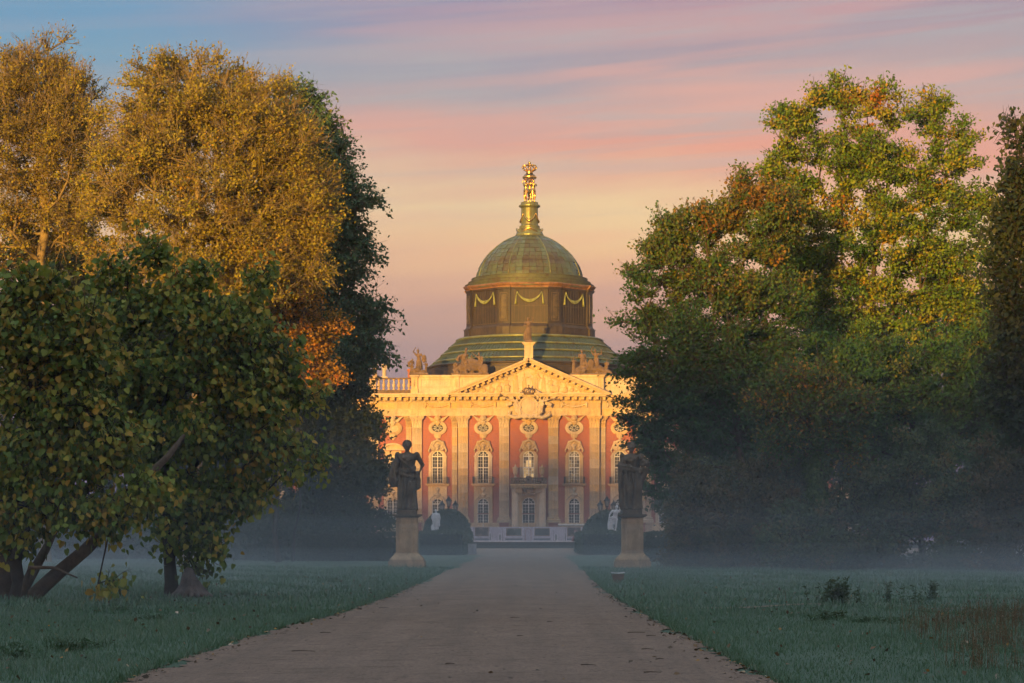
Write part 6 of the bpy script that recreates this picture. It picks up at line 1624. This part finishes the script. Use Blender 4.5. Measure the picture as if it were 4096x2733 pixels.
# ------------------------------------------------------------------ lawn: blades of grass, standing weeds, litter
def grass_leaf_mat():
    return leaf_mat('grass_blade', [(0, (.036, .090, .046)), (.4, (.062, .145, .088)), (.75, (.10, .185, .135)), (1, (.17, .235, .18))], .2, .45)
gm_ = grass_leaf_mat()
rg = np.random.default_rng(77)
def blades(name, n, y0, y1, xlim, hgt, wid, power=1.0, edge=True):
    y = y0 + (y1 - y0) * rg.random(n) ** power
    half = (xlim / 100.) * y
    x = rg.uniform(-1, 1, n) * (y * .25 + 1.5) - y * .01
    l, r = path_edges(y)
    ok = (x < l - .02 + rg.normal(0, .05, n)) | (x > r + .02 + rg.normal(0, .05, n))
    tr_c = 42.3 + .35 * np.sin(x * .5) + (x - 1.9) * .25; tr_w = .42 * np.exp(-(x - 1.9) / 7)
    ok &= ~((x > 1.5) & (np.abs(y - tr_c) < tr_w * .9))
    x, y = x[ok], y[ok]; n = len(x)
    pat = np.sin(x * 1.3 + .5 * y) * np.sin(y * .6 - x * .4) + .6 * np.sin(x * 3.7 + 1) * np.sin(y * 2.3) + .8 * np.sin(x * .45 - y * .21 + 2) * np.sin(y * .33)
    h = hgt * (1 + .35 * pat) * rg.uniform(.5, 1.4, n); w = wid * rg.uniform(.7, 1.3, n)
    a = rg.random(n) * 2 * np.pi; bx_, by_ = np.cos(a), np.sin(a); le = rg.uniform(.1, .9, n) * h; la = rg.random(n) * 2 * np.pi
    B0 = np.stack([x, y, gheight(x, y) - .01], 1); S = np.stack([bx_, by_, 0 * x], 1) * w[:, None] * .5
    M_ = B0 + np.stack([np.cos(la) * le * .35, np.sin(la) * le * .35, h * .6], 1); T_ = B0 + np.stack([np.cos(la) * le, np.sin(la) * le, h], 1)
    V = np.stack([B0 - S, B0 + S, M_ + S * .7, M_ - S * .7, T_], 1).reshape(-1, 3); o = (np.arange(n) * 5)[:, None]
    Fq = np.concatenate([o + np.array([[0, 1, 2]]), o + np.array([[0, 2, 3]]), o + np.array([[3, 2, 4]])])
    lp, rp_ = path_edges(y); dv = np.minimum(np.abs(x - lp), np.abs(x - rp_))
    tone = np.clip(.55 + .15 * pat + rg.normal(0, .15, n), 0, 1)
    kind(link(name, np_mesh(name, V, Fq, np.repeat(tone, 5)), gm_), 'stuff')
blades('grass', 125000, 20, 42, 24, .07, .009, .9)
blades('grass', 85000, 40, 95, 24, .10, .026, 1.0)
# shaggy edge along the path
n = 9000; y = 20 + 60 * rg.random(n) ** 1.3; l, r = path_edges(y); sd2 = rg.random(n) < .5
x = np.where(sd2, l - np.abs(rg.normal(0, .10, n)), r + np.abs(rg.normal(0, .10, n)))
h = rg.uniform(.05, .13, n); a = rg.random(n) * 2 * np.pi; B0 = np.stack([x, y, gheight(x, y)], 1); S = np.stack([np.cos(a), np.sin(a), 0 * a], 1) * .008
T_ = B0 + np.stack([np.cos(a * 3) * h * .6, np.sin(a * 3) * h * .6, h], 1); V = np.stack([B0 - S, B0 + S, T_], 1).reshape(-1, 3)
kind(link('grass', np_mesh('grass', V, np.arange(n * 3).reshape(-1, 3), np.repeat(np.clip(rg.normal(.5, .25, n), 0, 1), 3)), gm_), 'stuff')

# darker tussocks standing out of the lawn and green herbs behind it
dry = leaf_mat('dry_stalk', [(0, (.08, .06, .035)), (.5, (.16, .115, .065)), (1, (.26, .21, .14))], .1)
herb = leaf_mat('herb_leaf', [(0, (.02, .045, .018)), (.6, (.04, .08, .03)), (1, (.08, .10, .04))], .2)
def weed(name, label, x4, y4, hgt, n, spread_, leafs, mat, seed, cat='plant', group=None, lean=.15, seedheads=True, lsz=.07, sr=.005):
    rng = np.random.default_rng(seed); D = EYE * F4 / (y4 - HY4); bx_ = wx(x4, D); root = thing(name, label, cat, (bx_, D, float(gheight(np.array([bx_]), np.array([D]))[0])), 0, group)
    b0 = np.stack([rng.normal(0, spread_ * .5, n), rng.normal(0, spread_ * .5, n), np.full(n, -.03)], 1); hh = hgt * rng.uniform(.45, 1.0, n); dr = np.stack([rng.normal(0, lean, n), rng.normal(0, lean, n), np.ones(n)], 1)
    mid = b0 + dr * (hh * .5)[:, None]; end = mid + (dr + rng.normal(0, .12, (n, 3)) * np.array([1, 1, 0])) * (hh * .5)[:, None]
    V1, F1 = tubes(b0, mid, np.full(n, sr), np.full(n, sr * .8), 3); V2, F2 = tubes(mid, end, np.full(n, sr * .8), np.full(n, sr * .4), 3)
    V = np.concatenate([V1, V2]); kind(link('stalks', np_mesh('stalks', V, np.concatenate([F1, F2 + len(V1)]), np.clip(rng.normal(.4, .2, len(V)), 0, 1)), mat if seedheads else herb, root), 'stuff')
    k = leafs; si = rng.integers(0, n, k); u = rng.random(k) ** (.8 if not seedheads else .45)
    P = np.where((u < .5)[:, None], b0[si] + (mid - b0)[si] * (u * 2)[:, None], mid[si] + (end - mid)[si] * (u * 2 - 1)[:, None]) + rng.normal(0, .012, (k, 3))
    T = nrm(rng.normal(0, 1, (k, 3)) * np.array([1, 1, .4]) + np.array([0, 0, .2])); V, Fq, tn = leaf_quads(rng, P, nrm(rng.normal(0, .5, (k, 3)) + np.array([0, 0, 1])), T, lsz * rng.uniform(.5, 1.3, k), np.clip(rng.normal(.5, .25, k), 0, 1), .4)
    kind(link('leaves' if not seedheads else 'seed_heads', np_mesh('leaves', V, Fq, tn), mat, root), 'stuff')
rw = random.Random(9)
for k, (x4, y4, h) in enumerate(((265, 2605, .22), (360, 2590, .15), (60, 2640, .18), (30, 2600, .14), (480, 2440, .14), (620, 2470, .12), (3450, 2500, .13), (3560, 2505, .15), (3300, 2490, .12), (2960, 2400, .12), (1330, 2330, .16), (980, 2380, .12))):
    weed('grass_tussock', 'coarse tussock of grass standing out of the dewy lawn', x4, y4, h, 90, .26, 90, gm_, 300 + k, cat='grass tuft', group='tussocks in the lawn', lean=.5, seedheads=False, lsz=.07, sr=.004)
weed('herb_clump', 'leafy clump of dark herbs with dead flower heads, largest plant in the right lawn', 3350, 2425, .62, 46, .40, 900, herb, 1, seedheads=False, lsz=.09)
weed('herb_clump', 'slim upright herb standing just beyond the leafy clump', 3550, 2410, .52, 8, .10, 130, herb, 2, seedheads=False)
weed('herb_clump', 'crooked drooping herb between the slim herb and the feathery one', 3660, 2412, .46, 10, .18, 150, herb, 3, seedheads=False)
weed('herb_clump', 'feathery bushy-topped herb nearest the dry weed stand', 3735, 2400, .50, 9, .10, 190, herb, 4, seedheads=False)
weed('herb_clump', 'low dark herb tuft on the near side of the leafy clump', 3330, 2475, .16, 18, .22, 260, herb, 5, seedheads=False)
for k in range(30):
    x4 = rw.uniform(3680, 4130); y4 = rw.uniform(2470, 2690) if x4 > 3850 else rw.uniform(2500, 2610)
    weed('dry_weed', 'tuft of thin reddish dry stalks in the weed stand at the lawn corner', x4, y4, rw.uniform(.3, .62), 20, .40, 120, dry, 100 + k, group='dry weeds in the lawn corner', lean=.12, lsz=.026, sr=.0035)
for k, (x4, y4, h) in enumerate(((3110, 2420, .42), (3140, 2425, .40), (3905, 2520, .60), (4045, 2500, .66), (4010, 2560, .55), (3960, 2480, .5))):
    weed('bare_stalk', 'single tall bare dark stalk rising from the lawn', x4, y4, h, 1, .02, 22, dry, 200 + k, group='bare stalks in the right lawn', lean=.08, lsz=.03, sr=.006)

# twigs and leaves lying on the path
def on_path(x4, y4): D = EYE * F4 / (y4 - HY4); return wx(x4, D), D
stick_m = plain('stick', (.045, .032, .024), .9, var=.2)
sticks = [(1215, 2618, .36), (1302, 2542, .22), (2080, 2555, .16), (1800, 2670, .12), (2545, 2542, .30), (2605, 2555, .2), (2355, 2675, .24), (2640, 2650, .26), (1535, 2440, .2), (2060, 2480, .26), (2200, 2497, .16), (3035, 2706, .36), (2905, 2625, .3), (2590, 2610, .18), (2610, 2705, .2)]
for k, (x4, y4, ln) in enumerate(sticks):
    ln *= rw.uniform(.5, .9)
    x, y = on_path(x4, y4); a = rw.uniform(-.8, .8); m = MB(); m.tube([(-ln / 2, 0, 0), (-ln * .1, ln * .05 * rw.uniform(-1, 1), .006), (ln / 2, ln * .08 * rw.uniform(-1, 1), .002)], [.006, .005, .003], 5)
    tag(part('fallen_stick', m, stick_m, None, (x, y, .038), a), 'short dark fallen stick lying on the gravel path', 'stick', 'sticks lying on the path')
n = 1100; y = 20 + 45 * rg.random(n) ** 1.4; l, r = path_edges(y); t = rg.random(n); nearedge = rg.random(n) < .93
t = np.where(nearedge, np.where(rg.random(n) < .5, np.abs(rg.normal(0, .03, n)), 1 - np.abs(rg.normal(0, .03, n))), t); x = l + (r - l) * t
N = nrm(rg.normal(0, .35, (n, 3)) + np.array([0, 0, 1])); T = nrm(rg.normal(0, 1, (n, 3)) * np.array([1, 1, .1]))
P = np.stack([x, y, np.full(n, .04)], 1); lit = leaf_mat('litter', [(0, (.03, .022, .016)), (.5, (.07, .045, .025)), (.8, (.16, .10, .05)), (.92, (.32, .18, .03)), (1, (.40, .36, .30))], .05)
V, Fq, tn = leaf_quads(rg, P, N, T, .05 * rg.uniform(.4, 1.5, n), rg.random(n), .7, .1); kind(link('fallen_leaves', np_mesh('fallen_leaves', V, Fq, tn), lit), 'stuff')
n = 700; y = 20 + 50 * rg.random(n) ** 1.2; l, r = path_edges(y); x = np.where(rg.random(n) < .5, l - rg.random(n) * 6, r + rg.random(n) * 8)
P = np.stack([x, y, gheight(x, y) + .07], 1); N = nrm(rg.normal(0, .5, (n, 3)) + np.array([0, 0, 1])); T = nrm(rg.normal(0, 1, (n, 3)))
V, Fq, tn = leaf_quads(rg, P, N, T, .06 * rg.uniform(.5, 1.4, n), np.clip(rg.normal(.62, .2, n), 0, 1), .75, .1); kind(link('fallen_leaves', np_mesh('fallen_leaves', V, Fq, tn), lit), 'stuff')

# ------------------------------------------------------------------ unseen wood added behind the viewer: tree line shaped to shade everything low
def shade_ridge():
    x = np.linspace(-300, 210, 700); rngw = np.random.default_rng(12)
    yc = -235.0
    # shadow height wanted at the facade for each column, carried back along the sun's rays
    base = np.interp(x, [-300, -196, -186, -180, -176, -170, -164, -158, -150, -140, -134, -122, -116, -104, -100, -90, 210],
                        [20, 20.5, 19.2, 19.8, 23.6, 23.6, 20.6, 21.5, 21, 19, 15.2, 15.2, 18.6, 18.6, 16.6, 16.6, 18])
    h = base.copy()
    for k in range(330):
        c = rngw.uniform(-300, 210); w = rngw.uniform(1.5, 4.0); amp = rngw.uniform(-.9, 1.1); h += amp * np.exp(-((x - c) / w) ** 2)
    h = h + rngw.normal(0, .2, len(x)); h = np.clip(h, 5, None)
    prof = [(-34, 0.0), (-22, .55), (-10, .86), (0, 1.0), (10, .88), (22, .5), (34, 0.0)]
    V = []
    for (dy, f) in prof: V.append(np.stack([x, np.full(len(x), yc + dy) + rngw.normal(0, 1, len(x)), h * f - (.3 if f == 0 else 0)], 1))
    V = np.concatenate(V); n = len(x); i = np.arange(n - 1); Fq = np.concatenate([np.stack([i + k * n, i + 1 + k * n, i + 1 + (k + 1) * n, i + (k + 1) * n], 1) for k in range(len(prof) - 1)])
    kind(link('unseen_shade_wood', np_mesh('unseen_shade_wood', V, Fq), plain('shade_wood_mass', (.04, .045, .018), .95, var=.3, nscale=.3, bump=.8, bscale=1.5)), 'stuff')
shade_ridge()
# ------------------------------------------------------------------ the air: thin haze everywhere, ground mist on the lawn
def volume(name, box, col, dens, aniso=0.0, falloff=None):
    m = MB(); m.box(*box); o = part(name, m, None); kind(o, 'stuff')
    mt = bpy.data.materials.new(name); mt.use_nodes = True; nt = mt.node_tree; g = NG(nt)
    for nd in list(nt.nodes):
        if nd.type == 'BSDF_PRINCIPLED': nt.nodes.remove(nd)
    out = [nd for nd in nt.nodes if nd.type == 'OUTPUT_MATERIAL'][0]
    v = nt.nodes.new('ShaderNodeVolumePrincipled'); v.inputs['Color'].default_value = (*col, 1); v.inputs['Density'].default_value = dens; v.inputs['Anisotropy'].default_value = aniso
    if falloff: falloff(g, v)
    nt.links.new(v.outputs[0], out.inputs['Volume'])
    o.data.materials.append(mt)
    return o
volume('haze', (-340, 340, -340, 430, -1.0, 60.0), (.90, .91, .93), .00022)
# ground mist: sheets of even density, thinner with height
for (zt, d) in ((.75, .0030), (2.1, .0012), (3.4, .0011), (5.8, .0009)):
    volume('ground_mist', (-70 - zt, 70 + zt, 36 - zt * .1, 149 - zt * .1, -.6 - zt * .01, zt), (.68, .87, .97), d)
# thicker drifts lying in the hollows of the lawn
rm = random.Random(14)
for k in range(9):
    side_ = -1 if k % 2 else 1
    D_ = rm.uniform(60, 108); x_ = side_ * rm.uniform(6, 22) - (2 if side_ < 0 else -1)
    m = MB(); m.ball((0, 0, 0), 1.0, 20, 12, (rm.uniform(6, 11), rm.uniform(5, 10), rm.uniform(.9, 1.9)))
    o = part('ground_mist', m, None, None, (x_, D_, rm.uniform(.1, .5)), rm.uniform(-.3, .3)); kind(o, 'stuff')
    mt = bpy.data.materials.new('mist_drift'); mt.use_nodes = True; nt = mt.node_tree
    for nd in list(nt.nodes):
        if nd.type == 'BSDF_PRINCIPLED': nt.nodes.remove(nd)
    v = nt.nodes.new('ShaderNodeVolumePrincipled'); v.inputs['Color'].default_value = (.72, .88, .97, 1); v.inputs['Density'].default_value = rm.uniform(.004, .009)
    nt.links.new(v.outputs[0], [nd for nd in nt.nodes if nd.type == 'OUTPUT_MATERIAL'][0].inputs['Volume']); o.data.materials.append(mt)
